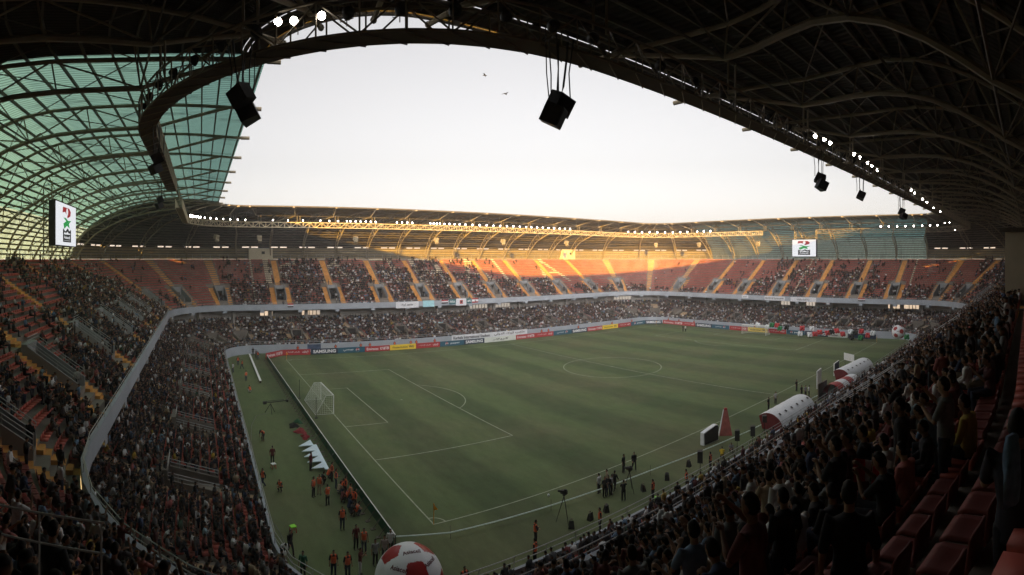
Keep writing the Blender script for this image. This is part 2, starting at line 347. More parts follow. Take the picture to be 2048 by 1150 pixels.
def stair(A, B, n, zf, dz, s0, s1, k0, k1, parent, m):
    mb = MB()
    for k in range(k0, k1):
        for (f0, f1, zz) in ((0, .5, zf(k) + 0.012), (.5, 1, zf(k) + dz / 2)):
            p = [ring(mix(A, B, (k + f) / n), s)[0] for f in (f0, f1) for s in (s0, s1)]
            a, b, c, d = p; mb.quad((a.x, a.y, zz), (c.x, c.y, zz), (d.x, d.y, zz), (b.x, b.y, zz))
            zb = zf(k) if f0 else (zf(k) - dz / 2 if k > k0 else zf(k))
            n2 = (a - c); n2.z = 0; n2 = n2.normalized() * 0.004
            mb.quad((a.x + n2.x, a.y + n2.y, zb), (a.x + n2.x, a.y + n2.y, zz), (b.x + n2.x, b.y + n2.y, zz), (b.x + n2.x, b.y + n2.y, zb))
            mb.quad((a.x, a.y, zf(k)), (c.x, c.y, zf(k)), (c.x, c.y, zz), (a.x, a.y, zz)); mb.quad((b.x, b.y, zf(k)), (d.x, d.y, zf(k)), (d.x, d.y, zz), (b.x, b.y, zz))
    return part(mb, 'stair', m, parent)
BLOCK_U = []; BLOCK_L = []      # (s0, s1, row0, row1) where no seat stands
def portal(A, B, n, zf, dz, q, hw, r0, r1, parent, raise_, hgt, upper):
    e = sm(A, B, q, 1.0); s0, s1 = q - hw * e, q + hw * e; mb = MB(); rb = MB()
    P = lambda s, k, z: Vector((*ring(mix(A, B, k / n), s)[0][:2], z))
    for sg, s in ((-1, s0), (1, s1)):
        so = s + sg * 0.16 * e
        for k in range(r0, r1):
            z0 = zf(k) + hgt; z1 = zf(k + 1) + hgt
            b0 = zf(r0) + 0.01
            mb.hexa([P(s, k, b0), P(so, k, b0), P(so, k + 1, b0), P(s, k + 1, b0), P(s, k, z0), P(so, k, z0), P(so, k + 1, z1), P(s, k + 1, z1)])
        sm_ = s + sg * 0.08 * e
        for hh in (0.3, 0.55):
            rb.tube([P(sm_, r0, zf(r0) + hgt + hh), P(sm_, r1, zf(r1) + hgt + hh)], 0.028, 5)
        for k in range(r0, r1 + 1, 2): rb.tube([P(sm_, k, zf(k) + hgt), P(sm_, k, zf(k) + hgt + 0.55)], 0.024, 5)
    zt = zf(r1) + raise_
    a, b, c, d = P(s0 - .16 * e, r1, 0), P(s1 + .16 * e, r1, 0), P(s1 + .16 * e, r1 + .6, 0), P(s0 - .16 * e, r1 + .6, 0)
    f = lambda v, z: Vector((v.x, v.y, z))
    zb = zf(r0) + 0.01
    mb.hexa([f(a, zb), f(b, zb), f(c, zb), f(d, zb), f(a, zt), f(b, zt), f(c, zt), f(d, zt)])
    for hh in (0.3, 0.55): rb.tube([f(a, zt + hh), f(b, zt + hh)], 0.028, 5)
    po = part(mb, 'portal', M_conc2 if upper else M_conc3, parent); part(rb, 'portal_railing', M_rail, parent)
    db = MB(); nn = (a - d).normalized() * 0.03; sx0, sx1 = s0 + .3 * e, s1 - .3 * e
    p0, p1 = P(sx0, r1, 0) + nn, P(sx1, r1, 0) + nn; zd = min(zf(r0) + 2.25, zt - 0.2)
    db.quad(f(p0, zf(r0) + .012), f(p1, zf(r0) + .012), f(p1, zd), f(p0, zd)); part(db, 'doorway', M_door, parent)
for q, p in AISLE:
    e = sm(PAR, RIM, q, 1.0)
    if p:
        portal(PAR, RIM, NU, up_z, DZU, q, HWU, PU0, PU, up, 0.9, 0.75, True)
        for a, b in ((q - (HWU + 1.35) * e, q - (HWU + .17) * e), (q + (HWU + .17) * e, q + (HWU + 1.35) * e)): stair(PAR, RIM, NU, up_z, DZU, a, b, 0, PU + 1, up, M_stair)
        stair(PAR, RIM, NU, up_z, DZU, q - .72 * e, q + .72 * e, PU + 1, NU - 1, up, M_stair)
        BLOCK_U += [(q - (HWU + 1.6) * e, q + (HWU + 1.6) * e, 0, PU + 2), (q - .95 * e, q + .95 * e, PU + 1, NU)]
    else:
        stair(PAR, RIM, NU, up_z, DZU, q - .72 * e, q + .72 * e, 0, NU - 1, up, M_stair); BLOCK_U.append((q - .95 * e, q + .95 * e, 0, NU))
    e = sm(WALL, LBACK, q, 1.0)
    if q > 7: stair(WALL, LBACK, NL, lo_z, DZL, q - .7 * e, q + .7 * e, 0, NL - 1, lo, M_stairw); BLOCK_L.append((q - .8 * e, q + .8 * e, 0, NL)); continue
    portal(WALL, LBACK, NL, lo_z, DZL, q, HWL, PL0, PL1, lo, 1.25, 0.5, False)
    for a, b in ((q - (HWL + 1.2) * e, q - (HWL + .17) * e), (q + (HWL + .17) * e, q + (HWL + 1.2) * e)): stair(WALL, LBACK, NL, lo_z, DZL, a, b, PL0, PL1 + 1, lo, M_stairw)
    stair(WALL, LBACK, NL, lo_z, DZL, q - .6 * e, q + .6 * e, 0, PL0, lo, M_stairw); stair(WALL, LBACK, NL, lo_z, DZL, q - .7 * e, q + .7 * e, PL1 + 1, NL - 1, lo, M_stairw)
    BLOCK_L += [(q - (HWL + 1.4) * e, q + (HWL + 1.4) * e, PL0, PL1 + 1), (q - .8 * e, q + .8 * e, 0, NL)]
def band(A, B, z0, z1, step=3.0, s0=0.0, s1=8.0, mb=None):
    """wall between ring A (inner) and B (outer), closed top and bottom"""
    mb = mb or MB(); ss = stations(A, step, s0, s1)
    for a, b in zip(ss[:-1], ss[1:]):
        p, q, r, t = ring(A, a)[0], ring(A, b)[0], ring(B, b)[0], ring(B, a)[0]; g = lambda v, z: (v.x, v.y, z)
        mb.quad(g(q, z0), g(p, z0), g(p, z1), g(q, z1)); mb.quad(g(t, z0), g(r, z0), g(r, z1), g(t, z1))
        mb.quad(g(p, z1), g(t, z1), g(r, z1), g(q, z1)); mb.quad(g(p, z0), g(q, z0), g(r, z0), g(t, z0))
    return mb
def off(A, d): return A + np.array([-d, d, -d, d, d, 0])
part(band(off(WALL, -.22), off(WALL, -.002), 0, 1.8), 'pitch_wall', M_para)
part(band(off(PAR, -.28), off(PAR, -.002), 7.8, 9.2), 'parapet', M_para)
for k, ln in enumerate(seg_len(PAR)):
    n = max(1, round(ln / 9.3))
    for i in range(n):
        p, nn = ring(off(PAR, .15), k + (i + .5) / n); rz = math.atan2(nn.y, nn.x) - HP
        mb = MB(); mb.box((p.x, p.y, 7.52), (1.0, 0.9, 0.54), rz); part(mb, 'parapet_bracket', M_para)
# upper tier soffit, concourse wall with openings, columns
mb = MB(); ss = stations(PAR, 3)
for a, b in zip(ss[:-1], ss[1:]):
    mb.quad(*[(p.x, p.y, z) for p, z in ((ring(PAR, a)[0], 7.79), (ring(LBACK, a)[0], 8.35), (ring(LBACK, b)[0], 8.35), (ring(PAR, b)[0], 7.79))])
part(mb, 'soffit', M_wallg)
OPEN = [(s_of_u(LBACK, a), s_of_u(LBACK, b)) for a, b in ((520, 545), (604, 640), (940, 975), (985, 1020), (1228, 1262), (1562, 1580), (1606, 1630), (1776, 1800), (1808, 1838))]
ex = [x for o_ in OPEN for x in o_]; mb = MB(); ss = stations(LBACK, 4, extra=ex)
for a, b in zip(ss[:-1], ss[1:]):
    c = (a + b) / 2; op = any(x < c < y for x, y in OPEN)
    for z0, z1 in ((4.6, 6.2), (6.2, 7.3), (7.3, 8.34)):
        if op and z0 > 5 and z1 < 8: continue
        band(LBACK, off(LBACK, .2), z0, z1, 50, a, b, mb)
part(mb, 'concourse_wall', M_wallg)
for a, b in OPEN:
    n = max(3, int((ring(LBACK, b)[0] - ring(LBACK, a)[0]).length / .9))
    for i in range(1, n): p, _ = ring(off(LBACK, .1), a + (b - a) * i / n); mb = MB(); mb.tube([(p.x, p.y, 6.2), (p.x, p.y, 7.3)], .09, 4); part(mb, 'mullion', M_steeld)
for k, ln in enumerate(seg_len(LBACK)):
    n = max(1, round(ln / 9.3))
    for i in range(n):
        p, nn = ring(off(LBACK, -0.8), k + (i + .5) / n); mb = MB(); mb.box((p.x, p.y, 6.4), (0.75, 0.75, 3.9), math.atan2(nn.y, nn.x)); part(mb, 'column', M_wallg)
# walkway behind the top row and its upstand
mb = MB(); ss = stations(RIM, 4)
for a, b in zip(ss[:-1], ss[1:]):
    mb.quad(*[(p.x, p.y, 20.0) for p in (ring(RIM, a)[0], ring(RD, a)[0], ring(RD, b)[0], ring(RIM, b)[0])])
part(mb, 'top_walkway', M_conc)
def railing(A, z0, h, rails, post, s0, s1, name, lab, r=0.03, step=4.0):
    mb = MB(); ss = stations(A, step, s0, s1); T = lambda s, z: Vector((*ring(A, s)[0][:2], z))
    for hh in rails: mb.tube([T(s, z0 + hh) for s in ss], r, 5)
    for k, ln in enumerate(seg_len(A)):
        n = max(1, round(ln / post))
        for i in range(n):
            q = k + i / n
            for qq in (q, q - 8, q + 8):
                if s0 <= qq <= s1: mb.tube([T(q, z0), T(q, z0 + h)], r * .9, 5)
    return part(mb, name, M_rail, ST, label=lab)
railing(off(PAR, -.14), 9.2, .45, (.2, .45), 2.4, 0, 8, 'parapet_railing', None, 0.026)
railing(off(WALL, -.11), 1.8, .75, (.4, .75), 2.4, 0, 8, 'front_railing', None, 0.028)
railing(off(RIM, 1.0), 20.0, 1.5, (.8, 1.5), 2.5, 0, 8, 'rear_railing', None, 0.045)

# ------------------------------------------------------------------ roof
PROF = [EDGE, RT, RA, RB, RC, RD]
def prof(t):
    i = min(4, max(0, int(t))); f = t - i; g = lambda j: PROF[min(5, max(0, j))]
    p0, p1, p2, p3 = g(i - 1), g(i), g(i + 1), g(i + 2)
    if i == 0: p0 = 2 * p1 - p2
    if i == 4: p3 = 2 * p2 - p1
    return 0.5 * ((2 * p1) + (-p0 + p2) * f + (2 * p0 - 5 * p1 + 4 * p2 - p3) * f * f + (-p0 + 3 * p1 - 3 * p2 + p3) * f ** 3)
RS = [round(x, 4) for x in (0, .15, .20, .5, .75, 1, 1.25, 1.5, 1.75, 2, 2.25, 2.5, 2.75, 3, 3.25, 3.5, 3.75, 4, 4.22, 4.30, 4.5, 4.75, 5)]
SKY_L, SKY_R = (0.0, 1.0), (4.0, 5.0)
slit = []
for k in (1, 2, 3, 5):
    ln = seg_len(RD)[k]; n = int(ln / 8)
    for i in range(n):
        c = k + (i + .5) / n; e = 1 / ln; slit += [(c - 2.2 * e, c - .3 * e), (c + .3 * e, c + 2.2 * e)]
gaps = []
for k in (6, 7):
    ln = seg_len(EDGE)[k]; n = max(2, int(ln / 4.6))
    for i in range(n): gaps.append((k + (i + .06) / n, k + (i + .94) / n))
SS = stations(RD, 3.5, extra=[x for a in slit + gaps for x in a])
cum = {}; acc = 0; prevp = None
for s in SS:
    p = ring(RB, s)[0]; acc += (p - prevp).length if prevp else 0; cum[s] = acc; prevp = p
hts = [0]
for t0, t1 in zip(RS[:-1], RS[1:]): hts.append(hts[-1] + (ring(prof(t0), .5)[0] - ring(prof(t1), .5)[0]).length)
def shell(test, dz=0.0, tr=(0, 5)):
    mb = MB()
    for a, b in zip(SS[:-1], SS[1:]):
        c = (a + b) / 2
        if not test(c): continue
        op = any(x < c < y for x, y in slit); gp = any(x < c < y for x, y in gaps)
        for j, (t0, t1) in enumerate(zip(RS[:-1], RS[1:])):
            if not tr[0] <= t0 < tr[1] - 1e-6: continue
            if op and abs(t0 - 4.22) < 1e-3: continue
            if gp and abs(t0 - .15) < 1e-3: continue
            q = [ring(prof(t), s)[0] for t, s in ((t0, a), (t0, b), (t1, b), (t1, a))]
            mb.quad(*[(p.x, p.y, p.z + dz) for p in q], uv=[(cum[a], hts[j]), (cum[b], hts[j]), (cum[b], hts[j + 1]), (cum[a], hts[j + 1])])
    return mb
inside = lambda c, r: r[0] < c < r[1]
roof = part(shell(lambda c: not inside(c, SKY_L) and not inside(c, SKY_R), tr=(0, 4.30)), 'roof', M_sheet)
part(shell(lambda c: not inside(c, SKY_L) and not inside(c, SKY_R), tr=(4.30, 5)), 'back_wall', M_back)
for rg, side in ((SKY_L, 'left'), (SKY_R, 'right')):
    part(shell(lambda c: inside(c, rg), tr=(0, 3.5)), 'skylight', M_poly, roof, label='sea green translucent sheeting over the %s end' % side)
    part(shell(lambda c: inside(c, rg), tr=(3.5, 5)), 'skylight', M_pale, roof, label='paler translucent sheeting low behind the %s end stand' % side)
# outer wall from the roof foot down to the concourse, open below
part(band(off(RD, .0), off(RD, .25), 14.0, 20.15, 5), 'outer_wall', M_wallg)
FR = []
for k, ln in enumerate(seg_len(RT)):
    n = {0: 8, 4: 8, 2: 12, 6: 12}.get(k, 4)
    FR += [k + i / n for i in range(n)]
HB = [0.35, 2.1, 2.35, 2.5, 2.2, 1.5]
def low(t, s):
    p, n = ring(prof(t), s); h = float(np.interp(t, range(6), HB)); cz = float(np.interp(t, [0, 2, 3, 4, 5], [1, .95, .75, .3, 0])); cn = float(np.interp(t, [0, 2, 3, 4, 5], [0, .2, .6, .95, 1]))
    return p - n * h * cn + Vector((0, 0, -h * cz))
def upp(t, s):
    p, n = ring(prof(t), s); cn = float(np.interp(t, [0, 2, 3, 4, 5], [0, .1, .5, .95, 1])); cz = float(np.interp(t, [0, 3, 5], [1, .8, 0])); return p - n * .34 * cn + Vector((0, 0, -.34 * cz))
for s in FR:
    mb = MB(); ts = [i * .25 for i in range(0, 21)]
    mb.tube([upp(t, s) for t in ts[:-1]], .14, 6)
    tip, n = ring(EDGE, s); mb.tube([upp(0, s), upp(0, s) - n * (.8 if not 6.9 < s % 8 else .1)], .17, 8)
    mb.tube([low(t, s) for t in ts[4:-1]] + [Vector((*low(5, s)[:2], 20.1))], .17, 6); mb.tube([low(1, s), upp(.22, s)], .13, 6)
    for j in range(0, 19, 2):
        t = j * .25
        if j < 4: continue
        mb.tube([upp(t, s), low(t, s)], .055, 5)
        mb.tube([low(t, s) if j else upp(t + .02, s), upp(t + .5, s)] if j % 4 == 0 else [upp(t, s), low(t + .5, s)], .06, 5)
    # hanger to the lighting catwalk
    c, n = ring(CW, s)
    for d in (-.35, .35):
        q = c + Vector((-n.y, n.x, 0)) * d; mb.tube([q + Vector((0, 0, 1.3)), Vector((q.x, q.y, low(1.0, s).z + .05))], .06, 5)
    part(mb, 'roof_truss', M_steel, roof)
for j in range(0, 31):
    t = j * .16 + .03
    mb = MB(); ss = stations(RD, 5.0, extra=FR)
    P = [ring(prof(t), s) for s in ss[:-1]]; P = [p - n * (.14 if t > 3 else .0) + Vector((0, 0, -.14 if t < 4 else -.04)) for p, n in P]
    for a, b in zip(P, P[1:] + P[:1]): mb.beam(a, b, .11, .24)
    part(mb, 'purlin', M_steeld, roof)
for t in (1.0, 2.0, 3.0):
    mb = MB(); f = FR + [FR[0] + 8]
    for a, b in zip(f[:-1], f[1:]):
        mb.tube([low(t, a), low(t, b)], .07, 5)
        mb.tube([low(t, a), upp(t + .02, (a + b) / 2), low(t, b)], .05, 5)
        mb.tube([upp(t, a), upp(t + .9, b)], .04, 4); mb.tube([upp(t, b), upp(t + .9, a)], .04, 4)
    part(mb, 'ring_truss', M_steeld, roof)

# ------------------------------------------------------------------ lighting catwalks hung under the roof
def catwalk(s0, s1, lab, m=M_steel, tr=.055):
    W = .5; H = 1.25; A, B = off(CW, -W), off(CW, W); ss = stations(CW, 1.5, s0, s1)
    root = empty('lighting_catwalk', ring(CW, (s0 + s1) / 2)[0], 0, lab, 'catwalk', 'lighting catwalks under the roof')
    o0 = root.location.copy(); T = lambda R_, s, z: Vector((*ring(R_, s)[0][:2], z)) - o0
    mb = MB(); fl = MB(); z0 = 27.6
    for R_ in (A, B):
        for z in (z0 + .05, z0 + H): mb.tube([T(R_, s, z) for s in ss], tr, 5)
        for i, (a, b) in enumerate(zip(ss[:-1], ss[1:])):
            mb.tube([T(R_, a, z0), T(R_, a, z0 + H)], tr * .64, 4)
            mb.tube([T(R_, a, z0 + (0 if i % 2 else H)), T(R_, b, z0 + (H if i % 2 else 0))], tr * .64, 4)
    for a, b in zip(ss[:-1], ss[1:]):
        p, q, r, t = T(A, a, z0), T(A, b, z0), T(B, b, z0), T(B, a, z0); d = Vector((0, 0, .05))
        fl.hexa([p, q, r, t, p + d, q + d, r + d, t + d]); mb.tube([p - d * .7, r - d * .7], .03, 4); mb.tube([T(A, a, z0 + H), T(B, b, z0 + H)], .03, 4)
    mb.build('lattice', m, root); fl.build('deck', mat('brown_deck_plate', (0.11, 0.085, 0.065), 0.8, vary=0.25, scale=.6), root)
    return root
SG = [s_of_u(CW, 1524, 3.5, 5), s_of_u(CW, 1634, 3.5, 5)]
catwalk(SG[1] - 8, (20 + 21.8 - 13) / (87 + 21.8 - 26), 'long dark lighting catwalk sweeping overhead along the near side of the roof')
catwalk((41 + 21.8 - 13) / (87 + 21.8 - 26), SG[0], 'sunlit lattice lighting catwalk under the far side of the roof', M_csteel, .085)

# ================================================================== PEOPLE
V = Vector
def pose(kind):
    """joint positions in metres, the figure facing +Y, feet at z=0"""
    J = {}
    if kind.startswith('sit'):
        J.update(pel=(0, 0, .50), wst=(0, -.02, .68), chs=(0, 0, .92), nck=(0, .02, 1.07), hed=(0, .06, 1.22), nose=(0, 1, 0),
                 hipL=(-.09, .02, .52), hipR=(.09, .02, .52), kneL=(-.13, .43, .53), kneR=(.13, .42, .53), ankL=(-.12, .40, .09), ankR=(.12, .46, .09),
                 shL=(-.185, 0, 1.0), shR=(.185, 0, 1.0), elL=(-.25, .06, .74), elR=(.25, .06, .74), wrL=(-.13, .29, .64), wrR=(.13, .29, .64))
        if kind == 'sit_lean':
            J.update(chs=(0, .2, .86), wst=(0, .06, .68), nck=(0, .30, .99), hed=(0, .38, 1.11), shL=(-.185, .22, .93), shR=(.185, .22, .93), elL=(-.22, .36, .66), elR=(.22, .36, .66), wrL=(-.05, .52, .76), wrR=(.06, .53, .74))
        if kind == 'sit_phone':
            J.update(elR=(.24, .22, .86), wrR=(.1, .38, 1.06), elL=(-.24, .2, .82), wrL=(-.08, .36, 1.0), hed=(0, .08, 1.215))
        if kind == 'sit_arm':
            J.update(elR=(.34, .12, 1.12), wrR=(.36, .2, 1.36))
    else:
        J.update(pel=(0, 0, .93), wst=(0, .01, 1.08), chs=(0, 0, 1.30), nck=(0, .01, 1.47), hed=(0, .04, 1.62), nose=(0, 1, 0),
                 hipL=(-.09, 0, .91), hipR=(.09, 0, .91), kneL=(-.11, .02, .49), kneR=(.11, .02, .49), ankL=(-.12, -.02, .08), ankR=(.12, -.02, .08),
                 shL=(-.19, 0, 1.41), shR=(.19, 0, 1.41), elL=(-.26, -.02, 1.13), elR=(.26, -.02, 1.13), wrL=(-.27, .06, .88), wrR=(.27, .06, .88))
        if kind == 'stand_film': J.update(elR=(.3, .2, 1.3), wrR=(.14, .36, 1.52), elL=(-.26, .12, 1.16), wrL=(-.02, .34, 1.3))
        if kind == 'stand_fold': J.update(elL=(-.26, .06, 1.12), elR=(.26, .06, 1.12), wrL=(.02, .24, 1.12), wrR=(-.02, .22, 1.19))
        if kind == 'walk': J.update(kneL=(-.1, .2, .5), ankL=(-.1, .26, .1), kneR=(.1, -.06, .49), ankR=(.1, -.33, .13), elL=(-.25, -.14, 1.15), wrL=(-.25, -.12, .89), elR=(.25, .08, 1.13), wrR=(.23, .27, .95))
        if kind == 'bend': J.update(pel=(0, -.12, .86), wst=(0, -.02, .99), chs=(0, .2, 1.12), nck=(0, .34, 1.2), hed=(0, .44, 1.27), hipL=(-.09, -.12, .84), hipR=(.09, -.12, .84), kneL=(-.11, .03, .46), kneR=(.11, .03, .46), ankL=(-.12, -.06, .08), ankR=(.12, -.06, .08), shL=(-.18, .28, 1.18), shR=(.18, .28, 1.18), elL=(-.2, .34, .9), elR=(.2, .36, .9), wrL=(-.12, .4, .66), wrR=(.14, .42, .66))
        if kind == 'crouch': J.update(pel=(0, -.1, .36), wst=(0, -.04, .52), chs=(0, .08, .72), nck=(0, .15, .86), hed=(0, .21, .99), hipL=(-.09, -.08, .36), hipR=(.09, -.08, .36), kneL=(-.16, .28, .5), kneR=(.16, .3, .48), ankL=(-.13, .02, .08), ankR=(.13, .04, .08), shL=(-.185, .1, .8), shR=(.185, .1, .8), elL=(-.25, .2, .58), elR=(.25, .2, .58), wrL=(-.1, .38, .55), wrR=(.1, .38, .52))
    return {k: V(v) for k, v in J.items()}
def loft(mb, pts, rad, n=10, side=V((1, 0, 0))):
    """closed tapered limb; rad = (across, deep) for each point"""
    pts = [V(p) for p in pts]; k = len(pts); vs = []
    P = [pts[0] + (pts[0] - pts[1]).normalized() * min(rad[0]) * .6] + pts + [pts[-1] + (pts[-1] - pts[-2]).normalized() * min(rad[-1]) * .6]
    R = [(rad[0][0] * .5, rad[0][1] * .5)] + list(rad) + [(rad[-1][0] * .5, rad[-1][1] * .5)]
    for i, p in enumerate(P):
        d = (P[min(i + 1, len(P) - 1)] - P[max(i - 1, 0)]).normalized(); x = side - d * side.dot(d)
        if x.length < .05: x = V((0, 1, 0)) - d * d.y
        x.normalize(); y = d.cross(x)
        for j in range(n): t = 2 * math.pi * j / n; vs.append(p + x * math.cos(t) * R[i][0] + y * math.sin(t) * R[i][1])
    fs = [(i * n + j, i * n + (j + 1) % n, (i + 1) * n + (j + 1) % n, (i + 1) * n + j) for i in range(len(P) - 1) for j in range(n)]
    fs += [tuple(range(n - 1, -1, -1)), tuple((len(P) - 1) * n + j for j in range(n))]; mb.add(vs, fs)
def fused(mb, name, vox, ratio, m, smooth_it=2):
    me = mb.mesh(name + '_raw'); o = bpy.data.objects.new(name, me); C.objects.link(o)
    a = o.modifiers.new('r', 'REMESH'); a.mode = 'VOXEL'; a.voxel_size = vox
    b = o.modifiers.new('s', 'SMOOTH'); b.iterations = smooth_it; b.factor = .5
    d = o.modifiers.new('d', 'DECIMATE'); d.ratio = ratio
    dg = bpy.context.evaluated_depsgraph_get(); dg.update(); out = bpy.data.meshes.new_from_object(o.evaluated_get(dg)); out.name = name
    bpy.data.objects.remove(o); bpy.data.meshes.remove(me); out.materials.clear(); out.materials.append(m)
    out.polygons.foreach_set('use_smooth', [True] * len(out.polygons)); return out
M_skin = mat_objcolor('skin', 0.6, 0.08); M_cloth = mat_objcolor('worn_cloth', 0.9, 0.3, 9); M_hair = mat('black_hair', (0.012, 0.010, 0.009), 0.7, vary=.4, scale=30)
M_shoe = mat('shoe_leather', (0.03, 0.027, 0.025), 0.6, vary=.3, scale=12); M_eye = mat('eye', (0.02, 0.015, 0.012), 0.2)
M_vest = mat('orange_vest', (0.72, 0.13, 0.045), 0.7, vary=.15, scale=6)
KINDS = ['sit', 'sit_lean', 'sit_phone', 'sit_arm', 'stand', 'stand_film', 'stand_fold', 'walk', 'bend', 'crouch']
BASE = {}
def hand(mb, w, e, s):
    """palm, four curled fingers of unequal length and a thumb leaving the side of the palm"""
    d = (w - e).normalized(); sd = V((s, 0, 0)); sd = (sd - d * sd.dot(d)).normalized(); up = sd.cross(d) * s; dn = -up
    p0 = w + d * .015; p1 = w + d * .085; loft(mb, [p0, w + d * .05, p1], [(.026, .015), (.038, .014), (.040, .012)], 8, sd)
    for i, ln in enumerate((.068, .078, .073, .056)):
        b = p1 + sd * (-.029 + .0195 * i) * -s; m1 = b + d * ln * .45 + dn * .008; m2 = m1 + d * ln * .3 + dn * .018; m3 = m2 + d * ln * .12 + dn * .022
        loft(mb, [b, m1, m2, m3], [(.0095, .009)] * 2 + [(.0088, .0085), (.0075, .0075)], 6, sd)
    tb = w + d * .03 + sd * .026 * -s; t1 = tb + d * .028 + sd * .028 * -s + dn * .01; t2 = t1 + d * .03 + sd * .006 * -s + dn * .008
    loft(mb, [tb, t1, t2], [(.013, .012), (.0105, .010), (.009, .008)], 6, up)
def human(kind):
    J = pose(kind); hd = J['hed']; tilt = (hd - J['nck']).normalized(); fw = V((0, 1, 0)) - tilt * tilt.y; fw.normalize(); X = V((1, 0, 0))
    H = lambda x, y, z: hd + X * x + fw * y + tilt * z
    body = MB()
    loft(body, [J['pel'] + V((0, 0, -.06)), J['pel'], J['wst'], J['chs'], (J['chs'] + J['nck']) / 2 + V((0, -.005, .02)), J['nck']], [(.13, .10), (.16, .115), (.135, .10), (.165, .115), (.12, .085), (.055, .055)], 16)
    loft(body, [J['nck'] - tilt * .04, J['nck'], H(0, -.015, -.06)], [(.06, .06), (.055, .055), (.052, .054)], 10)
    loft(body, [H(0, .025, -.105), H(0, .018, -.07), H(0, .005, -.02), H(0, -.005, .03), H(0, -.008, .075), H(0, -.01, .105)], [(.035, .04), (.055, .07), (.069, .088), (.074, .094), (.066, .084), (.04, .052)], 14)
    loft(body, [H(0, .088, .01), H(0, .108, -.022), H(0, .096, -.034)], [(.009, .008), (.015, .012), (.014, .008)], 8)
    loft(body, [H(0, .082, -.062), H(0, .09, -.066)], [(.022, .009), (.02, .007)], 8)
    for s in (-1, 1): loft(body, [H(s * .074, -.008, -.03), H(s * .081, -.014, .0), H(s * .078, -.012, .022)], [(.008, .014), (.009, .02), (.007, .015)], 8)
    for q, s in (('L', -1), ('R', 1)):
        sh, el, wr = J['sh' + q], J['el' + q], J['wr' + q]; hp, kn, an = J['hip' + q], J['kne' + q], J['ank' + q]
        loft(body, [mixv(J['chs'], sh, .5) + V((0, 0, .03)), sh, mixv(sh, el, .35), el, mixv(el, wr, .3), wr, wr + (wr - el).normalized() * .02], [(.055, .065), (.052, .052), (.047, .047), (.037, .038), (.040, .040), (.026, .022), (.024, .018)], 10)
        hand(body, wr, el, s)
        loft(body, [hp, mixv(hp, kn, .4), kn, mixv(kn, an, .3), mixv(kn, an, .75), an], [(.088, .09), (.08, .082), (.055, .058), (.055, .06), (.04, .042), (.035, .04)], 12)
        loft(body, [an + V((0, -.03, -.04)), an + V((0, .06, -.045)), an + V((0, .16, -.055))], [(.032, .035), (.038, .03), (.034, .018)], 8)
    me = fused(body, 'person_body', .0095, .30, M_skin)
    eb = MB()
    for s in (-1, 1): eb.sphere(H(s * .031, .083, .004), .011, 8, 6)
    em = eb.mesh('e'); import bmesh as _b; bm = _b.new(); bm.from_mesh(me); n0 = len(bm.faces); bm.from_mesh(em); bm.faces.ensure_lookup_table()
    for f in bm.faces[n0:]: f.material_index = 1
    me.materials.append(M_eye); bm.to_mesh(me); bm.free(); bpy.data.meshes.remove(em)
    sh = MB()
    lowz = J['pel'] + (V((0, 0, -.1)) if not kind.startswith('sit') and kind != 'crouch' else V((0, 0, -.01)))
    loft(sh, [lowz, J['pel'], J['wst'], J['chs'], (J['chs'] + J['nck']) / 2 + V((0, -.005, .025)), J['nck'] - tilt * .022], [(.175, .13), (.175, .13), (.158, .118), (.186, .134), (.165, .112), (.078, .076)], 18)
    for q in 'LR':
        s_, e_, w_ = J['sh' + q], J['el' + q], J['wr' + q]; k = 1.0 if kind in ('sit', 'stand', 'walk', 'bend', 'stand_fold') else .8
        p = [mixv(J['chs'], s_, .4) + V((0, 0, .045)), s_ + V((0, 0, .012)), mixv(s_, e_, .5), mixv(s_, e_, k)]; r = [(.068, .078), (.067, .067), (.062, .062), (.056, .056)]
        if k == 1.0 and kind in ('sit', 'stand_fold', 'walk'): p += [mixv(e_, w_, .5), mixv(e_, w_, .92)]; r += [(.05, .05), (.038, .038)]
        loft(sh, p, r, 12)
    ms = fused(sh, 'shirt', .014, .35, M_cloth)
    tr = MB(); loft(tr, [J['pel'] + V((0, 0, .09)), J['pel'], J['pel'] + V((0, 0, -.05))], [(.16, .115), (.172, .128), (.14, .11)], 16)
    for q in 'LR':
        hp, kn, an = J['hip' + q], J['kne' + q], J['ank' + q]
        loft(tr, [hp, mixv(hp, kn, .4), kn, mixv(kn, an, .4), mixv(kn, an, .93)], [(.1, .102), (.092, .094), (.07, .074), (.066, .07), (.058, .062)], 12)
    mt = fused(tr, 'trousers', .015, .35, M_cloth)
    ha = MB(); loft(ha, [H(0, -.035, -.035), H(0, -.028, .02), H(0, -.02, .07), H(0, -.016, .112)], [(.076, .07), (.081, .082), (.073, .082), (.048, .058)], 14); loft(ha, [H(0, .03, .088), H(0, .0, .105), H(0, -.04, .1)], [(.058, .03), (.062, .026), (.055, .028)], 10)
    mh = fused(ha, 'hair', .012, .4, M_hair)
    mo = []
    for q in 'LR':
        so = MB(); an = J['ank' + q]; loft(so, [an + V((0, -.045, -.03)), an + V((0, .0, -.03)), an + V((0, .09, -.045)), an + V((0, .19, -.058))], [(.04, .045), (.044, .05), (.045, .034), (.038, .02)], 10); mo.append(fused(so, 'shoe', .014, .4, M_shoe))
    ve = MB(); loft(ve, [J['pel'] + V((0, 0, .04)), J['wst'], J['chs'], (J['chs'] + J['nck']) / 2 + V((0, -.005, .0))], [(.186, .143), (.176, .135), (.198, .147), (.158, .118)], 18)
    for q in 'LR': loft(ve, [mixv(J['chs'], J['sh' + q], .5) + V((0, 0, .05)), mixv(J['chs'], J['sh' + q], .8) + V((0, 0, .02))], [(.078, .088), (.07, .078)], 10)
    mv = fused(ve, 'vest', .016, .35, M_vest)
